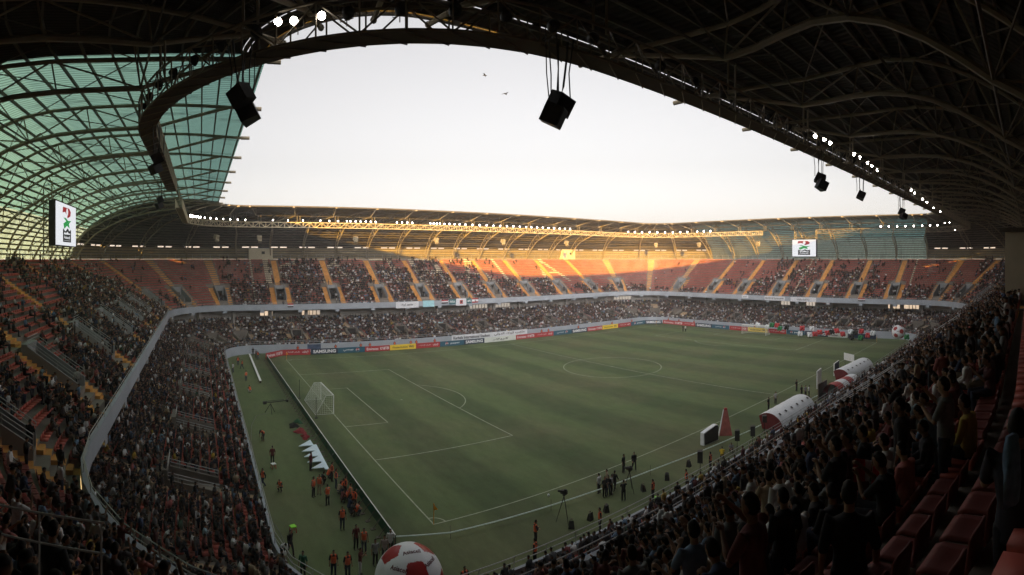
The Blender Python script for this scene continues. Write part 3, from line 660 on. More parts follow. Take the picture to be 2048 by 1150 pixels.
    return dict(body=me, shirt=ms, trousers=mt, hair=mh, shoe=mo[0], shoe_=mo[1], vest=mv)
def mixv(a, b, t): return a * (1 - t) + b * t
def person(loc, rz, kind, shirt, trouser, label, group, skin=(.30, .17, .105), vest=False, cat='person', hair=True, scale=1.0):
    if kind not in BASE: BASE[kind] = human(kind)
    B = BASE[kind]; r = bpy.data.objects.new('person', B['body']); C.objects.link(r); r.location = tuple(map(float, loc)); r.rotation_euler = (0, 0, rz); r.scale = (scale,) * 3
    r.color = (*skin, 1); tag(r, label, cat, group)
    for nm in ('shirt', 'trousers', 'shoe', 'shoe_') + (('hair',) if hair else ()) + (('vest',) if vest else ()):
        c = link(nm.strip('_'), B[nm], r)
        if nm == 'shirt': c.color = (*shirt, 1)
        if nm == 'trousers': c.color = (*trouser, 1)
    return r
# ---- low figures for the mass of the crowd
def low_fig(kind, far):
    J = pose(kind); vs, fs, cl = [], [], []
    def tb(pts, rad, n, c, c2=None):
        mb = MB(); k = len(pts); P = [V(p) for p in pts]; o = len(vs)
        for i, p in enumerate(P):
            d = (P[min(i + 1, k - 1)] - P[max(i - 1, 0)]).normalized(); x = V((1, 0, 0)) - d * d.x; x.normalize(); y = d.cross(x)
            for j in range(n): t = 2 * math.pi * (j + .5) / n; vs.append(p + x * math.cos(t) * rad[i][0] + y * math.sin(t) * rad[i][1]); cl.append(c if (c2 is None or i < c2[0]) else c2[1])
        for i in range(k - 1):
            for j in range(n): fs.append((o + i * n + j, o + i * n + (j + 1) % n, o + (i + 1) * n + (j + 1) % n, o + (i + 1) * n + j))
        for q in (list(range(n))[::-1], [(k - 1) * n + j for j in range(n)]):
            if n == 4: fs.append(tuple(o + a for a in q))
            else:
                for a in range(1, n - 1, 2): fs.append((o + q[0], o + q[a], o + q[a + 1], o + q[min(a + 2, n - 1)]) if a + 2 < n else (o + q[0], o + q[a], o + q[a + 1], o + q[a + 1]))
    n = 4 if far else 6; h = J['hed']
    tb([J['pel'], J['chs'], J['nck']], [(.18, .13), (.22, .14), (.09, .08)], n, 0)
    tb([h + V((0, 0, -.13)), h + V((0, .0, -.02)), h + V((0, -.01, .07)), h + V((0, -.01, .12))], [(.05, .05), (.085, .10), (.085, .10), (.04, .05)], n, 1, (2, 3))
    for q in 'LR':
        if far: tb([J['hip' + q], J['kne' + q], J['ank' + q]], [(.1, .1), (.08, .08), (.06, .06)], 4, 2); tb([J['sh' + q], J['el' + q], J['wr' + q]], [(.07, .07), (.055, .055), (.045, .045)], 4, 0, (2, 1))
        else:
            tb([J['hip' + q], J['kne' + q], J['ank' + q]], [(.1, .1), (.075, .08), (.055, .06)], 5, 2); tb([J['sh' + q], J['el' + q], J['wr' + q], J['wr' + q] * 1.25 - J['el' + q] * .25], [(.07, .07), (.05, .05), (.035, .035), (.04, .03)], 5, 0, (2, 1))
            a = J['ank' + q]; tb([a + V((0, -.05, -.03)), a + V((0, .18, -.05))], [(.045, .04), (.04, .03)], 4, 3)
    # quads only (degenerate ones become triangles)
    return np.array([tuple(v) for v in vs]), fs, np.array(cl)
def clean(fs):
    t, q = [], []
    for f in fs:
        g = list(dict.fromkeys(f)); (t if len(g) == 3 else q).append(g)
    return np.array(t, int).reshape(-1, 3), np.array(q, int).reshape(-1, 4)
PAL_S = np.array([(.012, .012, .014), (.02, .02, .024), (.035, .03, .03), (.05, .05, .055), (.06, .012, .014), (.10, .02, .02), (.10, .10, .10), (.42, .41, .40), (.60, .60, .60), (.10, .16, .24), (.03, .045, .09), (.26, .2, .13), (.3, .2, .03), (.04, .08, .05), (.30, .10, .09), (.17, .24, .28)])
PAL_N = ['black', 'black', 'dark', 'grey', 'maroon', 'dark red', 'grey', 'light grey', 'white', 'blue', 'navy', 'tan', 'yellow', 'dark green', 'pink', 'pale blue']
PAL_P = np.array([20, 14, 9, 7, 5, 4, 7, 6, 8, 3, 5, 3, 1, 1, 2, 2.]); PAL_P /= PAL_P.sum()
def mass(name, items, mt, label, cat):
    """items: list of (kind, far, xyz, rz, shirt, trouser, skin, scale) -> one mesh"""
    VV, CC, T, Q = [], [], [], []; o = 0; by = {}
    for it in items: by.setdefault((it[0], it[1]), []).append(it)
    for (kd, fr), lst in by.items():
        v, fs, cl = low_fig(kd, fr); t, q = clean(fs); n = len(lst)
        pos = np.array([i[2] for i in lst]); rz = np.array([i[3] for i in lst]); sc_ = np.array([i[7] for i in lst]); cs, sn = np.cos(rz), np.sin(rz)
        vv = v[None] * sc_[:, None, None]; x = vv[..., 0] * cs[:, None] - vv[..., 1] * sn[:, None]; y = vv[..., 0] * sn[:, None] + vv[..., 1] * cs[:, None]
        W = np.stack([x, y, vv[..., 2]], -1) + pos[:, None]; col = np.zeros((n, len(v), 4)); col[..., 3] = 1
        tabs = [np.array([i[4] for i in lst]), np.array([i[6] for i in lst]), np.array([i[5] for i in lst]), np.tile((.012, .011, .010), (n, 1))]
        for c in range(4): col[:, cl == c, :3] = tabs[c][:, None]
        VV.append(W.reshape(-1, 3)); CC.append(col.reshape(-1, 4)); k = o + np.arange(n)[:, None, None] * len(v)
        T.append((t[None] + k).reshape(-1, 3)); Q.append((q[None] + k).reshape(-1, 4)); o += n * len(v)
    return raw_mesh(name, np.concatenate(VV), np.concatenate(T), np.concatenate(Q), np.concatenate(CC), mt, label, cat)
def raw_mesh(name, vv, T, Q, col, mt, label, cat):
    me = bpy.data.meshes.new(name); nt_, nq = len(T), len(Q); me.vertices.add(len(vv)); me.vertices.foreach_set('co', vv.astype('f').ravel())
    me.loops.add(nt_ * 3 + nq * 4); me.loops.foreach_set('vertex_index', np.concatenate([T.ravel(), Q.ravel()]).astype('i'))
    me.polygons.add(nt_ + nq); me.polygons.foreach_set('loop_start', np.concatenate([np.arange(nt_) * 3, nt_ * 3 + np.arange(nq) * 4]).astype('i'))
    me.update(calc_edges=True)
    if col is not None: a = me.color_attributes.new('Col', 'FLOAT_COLOR', 'POINT'); a.data.foreach_set('color', col.astype('f').ravel())
    me.materials.append(mt); o = link(name, me); return tag(o, label, cat, kind='stuff')

# ================================================================== SEATS AND WHO SITS IN THEM
LETS = {'K': [(0, 0, 0, 1), (0, .45, 1, 1), (.2, .55, 1, 0)], 'A': [(0, 0, .5, 1), (.5, 1, 1, 0), (.2, .38, .8, .38)], 'R': [(0, 0, 0, 1), (0, 1, .8, 1), (.8, 1, .8, .52), (.8, .52, 0, .52), (.3, .52, 1, 0)], 'B': [(0, 0, 0, 1), (0, 1, .8, 1), (.8, 1, .8, 0), (0, .5, .8, .5), (0, 0, .8, 0)], 'L': [(0, 0, 0, 1), (0, 0, .9, 0)]}
LET = {'K': ['10001', '10010', '10100', '11000', '10100', '10010', '10001'], 'A': ['00100', '01010', '10001', '10001', '11111', '10001', '10001'], 'R': ['11110', '10001', '10001', '11110', '10100', '10010', '10001'],
       'B': ['11110', '10001', '10001', '11110', '10001', '10001', '11110'], 'L': ['10000', '10000', '10000', '10000', '10000', '10000', '11111']}
WCOL = [(s_of_u(RIM, 1838), 1), (s_of_u(RIM, 1628), 1), (s_of_u(RIM, 500), 1)]
def white_seat(s, k, p):
    for q, _ in WCOL:
        if abs(s - q) < .28 / seg_len(mix(PAR, RIM, .5))[int(q)]: return True
    if 2 <= s < 3 and 8 <= k <= 21:
        for i, ch in enumerate('KARBALA'):
            x = (p[0] - (0.5 + 14.2 * i)) / 9.5
            if -.05 <= x <= 1.05:
                y = (k - 8) / 13
                for x0, y0, x1, y1 in LETS[ch]:
                    dx, dy = (x1 - x0) * 9.5, (y1 - y0) * 10.5; t = ((x - x0) * 9.5 * dx + (y - y0) * 10.5 * dy) / (dx * dx + dy * dy)
                    if -.02 <= t <= 1.02 and math.hypot((x - x0) * 9.5 - t * dx, (y - y0) * 10.5 - t * dy) < .72: return True
    return False
def dens(u, v, tier, s, k):
    if tier == 0:
        if s > 5.0 and s < 7.2: return .84
        return .955
    if (s > 5.6) and s < 7.5:                       # near side
        if k >= 19: return .0
        if k >= 17: return .02 if (s > 6.6) else .3
        return .74
    if u < 130: return .28 if v < 760 else (.42 if v < 900 else .7)
    if u < 440:
        vb = 528 + max(0, u - 105) * .30; return .025 if v < vb - 8 else (.5 if v < vb + 12 else .9)
    if u < 545: return .12 if v < 545 else (.42 if v < 565 else .82)
    if u < 700: return .42 if v < 530 else .8
    if u < 870: return .3 if v < 535 else .82
    if u < 960: return .06 if v < 545 else .82
    if u < 1110: return .02 if v < 556 else .8
    if u < 1290: return .0 if v < 566 else .42
    if u < 1430: return .01 if v < 572 else .4
    if u < 1550: return .05 if v < 556 else .6
    if u < 1760: return .2 if v < 540 else .66
    if u < 1960: return .05 if v < 566 else .62
    return .5
def ring_rows(A, B, n, z, blocks, tier):
    out = []
    for k in range(n if tier == 0 else n - 1):
        lv = mix(A, B, (k + .62) / n); ls = seg_len(lv); bl = [(a, b) for a, b, r0, r1 in blocks if r0 <= k < r1]
        for sg in range(8):
            m = int(ls[sg] / .52)
            for i in range(m):
                s = sg + (i + .5) / m
                if any(a < s < b or a < s - 8 < b or a < s + 8 < b for a, b in bl): continue
                p, nn = ring(lv, s); out.append((tier, k, s, p.x, p.y, z(k), nn.x, nn.y))
    return out
SEATS = np.array(ring_rows(PAR, RIM, NU, up_z, BLOCK_U, 1) + ring_rows(WALL, LBACK, NL, lo_z, BLOCK_L, 0))
uu, vv_, dd = project(SEATS[:, 3:6] + np.array([0, 0, .9]))
keep = (uu > -260) & (uu < 2300) & (dd > .9); SEATS = SEATS[keep]; uu, vv_, dd = uu[keep], vv_[keep], dd[keep]
rot = np.arctan2(-SEATS[:, 7], -SEATS[:, 6]) - HP
NOI = RNG.random((400, 400))
def clump(x, y): return NOI[int(x / 3.1) % 400, int(y / 3.1) % 400]
occ = np.zeros(len(SEATS), bool)
for i, (t, k, s, x, y, z, nx, ny) in enumerate(SEATS):
    d = dens(uu[i], vv_[i], t, s, k)
    if 0 < d < .78: d = min(.95, max(0, d + (clump(x, y) - .5) * 1.1 * min(1, d * 3)))
    occ[i] = RNG.random() < d and dd[i] > 4.3
occ &= ~((uu > 1560) & (dd < 7.0) & (SEATS[:, 1] >= 12) & (SEATS[:, 0] == 1))
inview = (uu > 0) & (uu < 2048) & (vv_ > -20) & (vv_ < 1210)
# individual seats: the nearest empty ones in view
free = np.where(~occ & inview)[0]; free = free[np.argsort(dd[free])][:300]
def seat_proto():
    r = empty('stadium_chair', (0, 0, 0)); mb = MB()
    # moulded pan: dished, with rolled front and side edges
    n = 7; g = [[(-.22 + .44 * i / (n - 1), -.20 + .42 * j / (n - 1), .43 - .025 * (1 - (2 * i / (n - 1) - 1) ** 2) * (1 - (2 * j / (n - 1) - 1) ** 2) - (.03 if j == n - 1 else 0)) for j in range(n)] for i in range(n)]
    vs = [p for c in g for p in c] + [(p[0], p[1], p[2] - .035) for c in g for p in c]; fs = []
    for i in range(n - 1):
        for j in range(n - 1): a = i * n + j; fs += [(a, a + n, a + n + 1, a + 1), (a + n * n, a + 1 + n * n, a + n + 1 + n * n, a + n + n * n)]
    rim = [i * n for i in range(n)] + [(n - 1) * n + j for j in range(1, n)] + [i * n + n - 1 for i in range(n - 2, -1, -1)] + [j for j in range(n - 2, 0, -1)]
    for a, b in zip(rim, rim[1:] + rim[:1]): fs.append((b, a, a + n * n, b + n * n))
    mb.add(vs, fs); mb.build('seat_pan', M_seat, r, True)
    mb = MB(); n = 8; vs = []; fs = []
    for i in range(n):
        t = -1 + 2 * i / (n - 1); h = .34 - .05 * t ** 4
        for dy in (0, .025):
            for z in (0, h * .5, h): vs.append((.21 * t, -.205 - dy - .035 * z / h + .03 * t * t, .42 + z))
    for i in range(n - 1):
        a = i * 6
        for p, q in ((0, 1), (1, 2)): fs += [(a + p, a + 6 + p, a + 6 + q, a + q), (a + 3 + q, a + 9 + q, a + 9 + p, a + 3 + p)]
        fs.append((a + 2, a + 8, a + 11, a + 5)); fs.append((a + 3, a + 9, a + 6, a))
    fs += [(0, 1, 4, 3), (1, 2, 5, 4)]; e = (n - 1) * 6; fs += [(e, e + 3, e + 4, e + 1), (e + 1, e + 4, e + 5, e + 2)]
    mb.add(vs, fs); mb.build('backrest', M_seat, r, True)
    mb = MB(); mb.box((0, -.02, .2), (.06, .06, .4)); mb.box((0, -.02, .015), (.22, .14, .03)); mb.build('pedestal', M_steeld, r); return r
def stand_name(s, t):
    s = s % 8; a = 'lower tier' if t == 0 else 'upper tier'
    side = 'left end' if (s < 1.2) else 'far side' if s < 3.5 else 'right end' if s < 5.2 else 'near side' if s < 7.1 else 'near left corner'
    return a, side
proto = None
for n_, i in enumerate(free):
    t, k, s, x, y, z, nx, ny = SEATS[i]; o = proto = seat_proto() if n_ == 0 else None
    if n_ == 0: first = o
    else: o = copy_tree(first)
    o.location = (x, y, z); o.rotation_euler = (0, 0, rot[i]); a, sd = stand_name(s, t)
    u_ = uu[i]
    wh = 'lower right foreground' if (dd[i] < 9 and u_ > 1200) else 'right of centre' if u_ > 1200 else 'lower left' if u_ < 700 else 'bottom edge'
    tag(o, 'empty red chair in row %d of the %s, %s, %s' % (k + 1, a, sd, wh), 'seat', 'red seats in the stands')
rest = np.ones(len(SEATS), bool); rest[free] = False; S = SEATS[rest]; R_ = rot[rest]
cube = lambda x0, x1, y0, y1, z0, z1: [(x, y, z) for z in (z0, z1) for x, y in ((x0, y0), (x1, y0), (x1, y1), (x0, y1))]
tv = np.array(cube(-.22, .22, -.2, .2, .36, .43) + cube(-.22, .22, -.25, -.2, .40, .62)); cf = np.array([(4, 5, 6, 7), (0, 1, 5, 4), (1, 2, 6, 5), (2, 3, 7, 6), (3, 0, 4, 7), (3, 2, 1, 0)]); tf = np.concatenate([cf, cf + 8])
cs, sn = np.cos(R_), np.sin(R_); tvz = np.tile(tv[:, 2], (len(S), 1)); tvz[(S[:, 0] == 0)[:, None] & (tv[:, 2] > .6)[None]] = .50
W = np.stack([tv[None, :, 0] * cs[:, None] - tv[None, :, 1] * sn[:, None], tv[None, :, 0] * sn[:, None] + tv[None, :, 1] * cs[:, None], tvz], -1) + S[:, None, 3:6]
base = np.array((.45, .105, .08)); col = np.ones((len(S), 16, 4))
for i, q in enumerate(S):
    c = np.array((.74, .64, .46)) if q[0] == 1 and white_seat(q[2], q[1], q[3:6]) else base * (.8 + .4 * RNG.random()); col[i, :, :3] = c
M_seatc = mat_attr('seat_plastic_rows', 0.5)
raw_mesh('seat_rows', W.reshape(-1, 3), np.zeros((0, 3), int), (tf[None] + np.arange(len(S))[:, None, None] * 16).reshape(-1, 4), col.reshape(-1, 4), M_seatc, 'rows of red seats filling both tiers, with pale seats spelling letters on the far side', 'seats')
# crowd
HERO_N = 215
oi = np.where(occ)[0]; cand = oi[inview[oi]]; cand = cand[np.argsort(dd[cand])]; hero = set(cand[:HERO_N].tolist())
items = []; SK = [(.30, .17, .105), (.24, .13, .08), (.36, .22, .14), (.20, .11, .07)]
GAR = ['shirt', 'top', 'jacket', 'T-shirt']
for i in oi:
    t, k, s, x, y, z, nx, ny = SEATS[i]; ci = RNG.choice(16, p=PAL_P); shc = PAL_S[ci] * (.7 + .5 * RNG.random()); trc = np.array([(.012, .013, .018), (.02, .025, .045), (.04, .04, .04), (.10, .08, .055)][RNG.integers(4)])
    r = RNG.random(); a = rot[i] + RNG.normal() * .3; sk = SK[RNG.integers(4)]
    st_ = r > (.78 if t == 0 else .86)
    if t == 0 and .78 < r < .86: r = .9
    kd = ('stand' if r < .91 else 'stand_fold' if r < .95 else 'stand_film') if st_ else ('sit' if r < .45 else 'sit_lean' if r < .72 else 'sit_phone' if r < .8 else 'sit_arm' if r < .83 else 'sit')
    f = (.14 if st_ else 0); px, py = x - nx * f + RNG.normal() * .05, y - ny * f + RNG.normal() * .05
    if s > 5.2: shc = np.minimum(.7, shc * 1.5 + .015); trc = trc * 1.5 + .01  # near-side clothes lightened: light for the dim stand put into their colour
    if i in hero:
        A_, sd = stand_name(s, t); act = {'sit': 'sitting upright', 'sit_lean': 'leaning forward', 'sit_phone': 'holding a phone up', 'sit_arm': 'sitting with one arm raised', 'stand': 'standing', 'stand_fold': 'standing with folded arms', 'stand_film': 'standing and filming'}[kd]
        where = ('far right' if uu[i] > 1750 else 'right' if uu[i] > 1350 else 'middle' if uu[i] > 800 else 'left' if uu[i] > 300 else 'far left')
        lab = '%s-clad spectator %s, %s tier row %d, %s, %s' % (PAL_N[ci], act, 'upper' if t else 'lower', k + 1, sd, where)
        person((px, py, z), a, kd, shc, trc, lab, 'spectators in the stands', sk, scale=.95 + .08 * RNG.random())
    else:
        items.append((kd, bool(dd[i] > 45), (px, py, z), a, shc, trc, sk, .93 + .12 * RNG.random()))
# people on the stairs, the portals and the concourse
for A, B, n, zf, t in ((PAR, RIM, NU, up_z, 1), (WALL, LBACK, NL, lo_z, 0)):
    for q, _ in AISLE:
        e = sm(A, B, q, 1.0)
        for _k in range(9 if t == 0 else 5):
            k = RNG.integers(0, n - 2) if t == 0 else RNG.integers(0, 10); s = q + e * (RNG.random() - .5) * 2.0
            if 0 < k - PL0 + 1 <= PL1 - PL0 and t == 0: k = PL0 - 1
            if t == 1 and 1 < k <= PU: kz = up_z(PU0) + .01; k = max(k, 3); s = q + e * (RNG.random() - .5) * 1.2
            else: kz = zf(k) + (.02 if t else .02)
            p, nn = ring(mix(A, B, (k + .3) / n), s)
            u_, v_, d_ = project(np.array((p.x, p.y, kz + 1)))
            if -200 < u_[0] < 2250 and d_[0] > 12 and (t == 0 or dens(u_[0], v_[0], 1, s % 8, k) > .1): items.append((['stand', 'walk', 'stand_fold'][RNG.integers(3)], bool(d_[0] > 45), (p.x, p.y, kz), RNG.random() * 6.28, PAL_S[RNG.choice(16, p=PAL_P)], np.array((.02, .02, .03)), SK[1], 1.0))
for s in np.linspace(0, 5.6, 900):
    if RNG.random() < .62:
        lv = mix(WALL, LBACK, 19.3 / 20 - RNG.random() * .05); p, nn = ring(lv, s); items.append(('stand', True, (p.x, p.y, lo_z(19)), math.atan2(-nn.y, -nn.x) - HP, PAL_S[RNG.choice(16, p=PAL_P)], np.array((.02, .02, .03)), SK[1], 1.0))
mass('crowd', items, M_crowd, 'dense crowd of spectators filling the seats of both tiers around the pitch', 'crowd')
print('seats', len(SEATS), 'crowd', len(items))

# ================================================================== WRITING
def text(body, h, m, parent, loc, rot, w=None, ext=0.006, label=None, name='lettering', italic=0, bold=0):
    cu = bpy.data.curves.new('t', 'FONT'); cu.body = body; cu.size = 1.0; cu.align_x = 'CENTER'; cu.align_y = 'CENTER'; cu.extrude = 0.0; cu.shear = italic; cu.resolution_u = 3; cu.offset = bold
    o = bpy.data.objects.new('t', cu); C.objects.link(o); dg = bpy.context.evaluated_depsgraph_get(); dg.update(); me = bpy.data.meshes.new_from_object(o.evaluated_get(dg)); bpy.data.objects.remove(o)
    n = len(me.vertices)
    if not n: return None
    a = np.zeros(n * 3); me.vertices.foreach_get('co', a); a = a.reshape(-1, 3); lo_, hi = a.min(0), a.max(0); c = (lo_ + hi) / 2; sy = h / max(1e-4, (hi - lo_)[1]); sx = sy if w is None else w / max(1e-4, (hi - lo_)[0])
    a = (a - c) * np.array([sx, sy, 1]); a[:, 2] = 0; me.vertices.foreach_set('co', a.ravel()); me.name = name; me.materials.clear(); me.materials.append(m); me.update()
    q = link(name, me, parent); q.location = loc; q.rotation_euler = rot
    if label: q['label'] = label
    return q
M_ink = mat('dark_ink', (0.02, 0.02, 0.025), 0.6); M_wt = mat('white_print', (0.80, 0.80, 0.80), 0.6)
M_bred = mat('red_print', (0.40, 0.035, 0.04), 0.6, vary=.08, scale=.6); M_bnavy = mat('navy_print', (0.016, 0.034, 0.07), 0.6, vary=.1, scale=.6); M_bteal = mat('teal_blue_print', (0.025, 0.105, 0.16), 0.6, vary=.1, scale=.6)
M_byel = mat('yellow_print', (0.80, 0.56, 0.05), 0.6, vary=.06, scale=.6); M_bwht = mat('white_board_print', (0.62, 0.65, 0.60), 0.6, vary=.05, scale=.6)
AR_KARBALA = '\uFE80\uFEFC\uFE91\uFEAE\uFEDB'                       # karbala, shaped and set left to right
AR_STAD = '\uFEF2\uFEDF\uFEED\uFEAA\uFEDF\uFE8D \uFE80\uFEFC\uFE91\uFEAE\uFEDB \uFE90\uFECC\uFEE0\uFEE3'
AR_FLY = '\uFE95\uFE8D\uFEAD\uFE8E\uFEE3\uFEF9\uFE8D \uFEE5\uFE8D\uFEAE\uFEF4\uFEC3'; AR_EM = '\uFE95\uFE8D\uFEAD\uFE8E\uFEE3\uFEF9\uFE8D'
AR_PEP = '\uFEF2\uFEB4\uFE92\uFEF4\uFE91'; AR_YOUTH = '\uFE94\uFEBF\uFE8E\uFEF3\uFEAE\uFEDF\uFE8D\uFEED \uFE8F\uFE8E\uFE92\uFEB8\uFEDF\uFE8D \uFE93\uFEAD\uFE8D\uFEAF\uFEED'
AR_FANS = '\uFE80\uFEFC\uFE91\uFEAE\uFEDB \uFEAD\uFEEE\uFEEC\uFEE4\uFE9F'
def disc(mb, x, z, r, a0=0.0, a1=2 * math.pi, y=-.03, n=20):
    vs = [(x, y, z)] + [(x + r * math.cos(a0 + (a1 - a0) * i / n), y, z + r * math.sin(a0 + (a1 - a0) * i / n)) for i in range(n + 1)]
    mb.add(vs, [(0, i + 1, i + 2) for i in range(n)])
BD = {'sam': (M_bnavy, 'navy board, bold white capitals'), 'emi': (M_bred, 'red board, white English lettering'), 'emar': (M_bred, 'red board, white Arabic script'),
      'wu': (M_byel, 'yellow board, black lettering'), 'pep': (M_bteal, 'teal blue board, round emblem at left'), 'pepar': (M_bteal, 'teal blue board, Arabic script and emblem'),
      'kar': (M_bwht, 'white board, spaced black Arabic letters'), 'mol': (M_bwht, 'white board, small dark lettering'), 'nvy': (M_bnavy, 'plain navy board')}
def board(kind, a, b, where, h=1.15, z0=.08):
    """pitch side advertising board, face towards the pitch; a is the reader's left end"""
    a, b = V((a[0], a[1], 0)), V((b[0], b[1], 0)); d = b - a; W = d.length; d.normalize(); rz = math.atan2(d.y, d.x); c = (a + b) / 2
    m, lb = BD[kind]; r = empty('advertising_board', (c.x, c.y, 0), rz, lb + ' ' + where, 'advertising board', 'advertising boards round the pitch')
    mb = MB(); mb.box((0, .06, z0 + h / 2), (W - .04, .12, h)); mb.build('panel', m, r)
    mb = MB()
    for x in (-W * .4, 0, W * .4): mb = MB(); mb.beam((x, .12, z0 + h * .8), (x, .65, .02), .05, .05); mb.beam((x, .12, .04), (x, .68, .04), .06, .05); mb.build('brace', M_steeld, r)
    z = z0 + h / 2; R0 = (HP, 0, 0); y = -.012; q = W
    if kind == 'sam': text('SAMSUNG', h * .62, M_wt, r, (0, y, z), R0, W * .84, bold=.035)
    if kind == 'emi': text('Emirates', h * .50, M_wt, r, (-W * .2, y, z), R0, W * .46, bold=.012); text('FLY BETTER', h * .5, M_wt, r, (W * .28, y, z), R0, W * .36, italic=.2, bold=.02)
    if kind == 'emar': text(AR_FLY, h * .34, M_wt, r, (-W * .14, y, z + h * .06), R0, W * .5); text(AR_EM, h * .5, M_wt, r, (W * .31, y, z), R0, W * .22, bold=.03)
    if kind == 'wu': text('WesternUnion', h * .40, M_ink, r, (-W * .12, y, z), R0, W * .58, bold=.008); text('WU', h * .46, M_ink, r, (W * .32, y, z), R0, W * .2, bold=.03)
    if kind in ('pep', 'pepar'):
        s = -1 if kind == 'pep' else 1; cx = s * W * .22
        e = MB(); disc(e, cx, z, h * .34); e.build('emblem', M_wt, r)
        e = MB(); disc(e, cx, z + .01, h * .31, .15, math.pi - .05, -.036); e.build('emblem', M_bred, r); e = MB(); disc(e, cx, z - .03, h * .30, math.pi + .3, 2 * math.pi - .1, -.036); e.build('emblem', M_bnavy, r)
        text('pepsi' if s < 0 else AR_PEP, h * .42, M_wt, r, (-s * W * .12, y, z), R0, W * .36, bold=.01)
    if kind == 'kar': text(AR_KARBALA, h * .52, M_ink, r, (0, y, z), R0, W * .5, bold=.03)
    if kind == 'mol': text('molten', h * .44, M_ink, r, (-W * .18, y, z), R0, W * .4, bold=.02)
    return r
YB = 72.4
def xb(u): return at_y(u, 700, YB)[0]
far = [('emar', 566, 621), ('sam', 622, 676), ('pepar', 676, 730), ('emi', 730, 780), ('wu', 780, 832), ('emar', 832, 880), ('pep', 880, 928), ('sam', 928, 969), ('kar', 969, 1032), ('emi', 1032, 1070), ('emar', 1070, 1107), ('pepar', 1107, 1143), ('sam', 1143, 1175), ('emi', 1175, 1205), ('wu', 1205, 1236), ('emar', 1236, 1262), ('pep', 1262, 1290)]
names = 'left corner,left part,beside the first sponsor,behind the left penalty area,left of centre,near the long white banner,below the blue banner,under the long white banner,under the long banner end,just left of the halfway line,at the halfway line,right of the halfway line,right of centre,behind the centre circle,before the far corner,close to the far corner,at the far corner'.split(',')
board('emi', (-4.0, 69.0), (xb(566), YB), 'closing the far left corner of the pitch at an angle')
for (k, a, b), nm in zip(far, names): board(k, (xb(a), YB), (xb(b), YB), 'far side, ' + nm)
board('sam', (xb(1290) + .05, YB), (108.6, 68.8), 'across the far right corner')
XB = 109.4
def yb(u): return at_x(u, 660, XB)[1]
rt = [('emi', 1326, 1366), ('emar', 1366, 1390), ('sam', 1391, 1424), ('pepar', 1424, 1458), ('emar', 1459, 1495), ('wu', 1496, 1535), ('emar', 1535, 1572), ('pep', 1573, 1609), ('sam', 1610, 1655), ('mol', 1656, 1695), ('nvy', 1696, 1752)]
nm2 = 'next to the corner,second from the corner,third from the corner,left of the far goal,just left of the far goal,behind the far goal,right of the far goal,behind the white balloons,behind the red balloons,right of the balloons,last board by the big ball'.split(',')
for (k, a, b), nm in zip(rt, nm2): board(k, (XB, yb(a)), (XB, yb(b)), 'right end, ' + nm)
# low boards behind the near goal line, seen from the back, on their feet
M_bgreen = mat('dark_green_sheeting', (0.012, 0.075, 0.040), 0.7, vary=.25, scale=.9)
yy = np.linspace(68.6, -2.0, 15)
for i, (a, b) in enumerate(zip(yy[:-1], yy[1:])):
    r = empty('board_back', (-3.9, (a + b) / 2, 0), -HP, 'dark green back of a low goal line board, %s from the far corner' % ('first second third fourth fifth sixth seventh eighth ninth tenth eleventh twelfth thirteenth fourteenth'.split()[i]), 'board', 'boards behind the near goal line')
    W = a - b - .03; mb = MB(); mb.box((0, 0, .5), (W, .06, .86)); mb.build('panel', M_bgreen, r); mb = MB(); mb.box((0, 0, .955), (W, .07, .04)); mb.build('top_edge', M_whitep, r)
    for x in (-W * .35, -W * .1, W * .15, W * .4): mb = MB(); mb.beam((x, -.03, .75), (x, -.65, .03), .05, .05); mb.box((x, -.62, .03), (.3, .35, .06)); mb.build('brace', M_steeld, r)
# near touchline tape
cab = [(-3.9, -2.1), (0.2, -2.4), (8.9, -3.0), (19.9, -3.9), (35.1, -5.6), (50, -6.3), (62.5, -7.0)]
mb = MB(); mb.tube([(x, y, .45 if i else .9) for i, (x, y) in enumerate(cab)], .05, 5); o = mb.build('barrier_tape', mat('pale_green_tape', (0.72, 0.85, 0.78), .6, vary=.1, scale=2), None)
tag(o, 'pale green barrier tape strung along the near touchline', 'tape')
mb = MB()
for x, y in cab: mb.tube([(x, y, 0), (x, y, .95)], .02, 5)
mb.build('post', M_steeld, o)

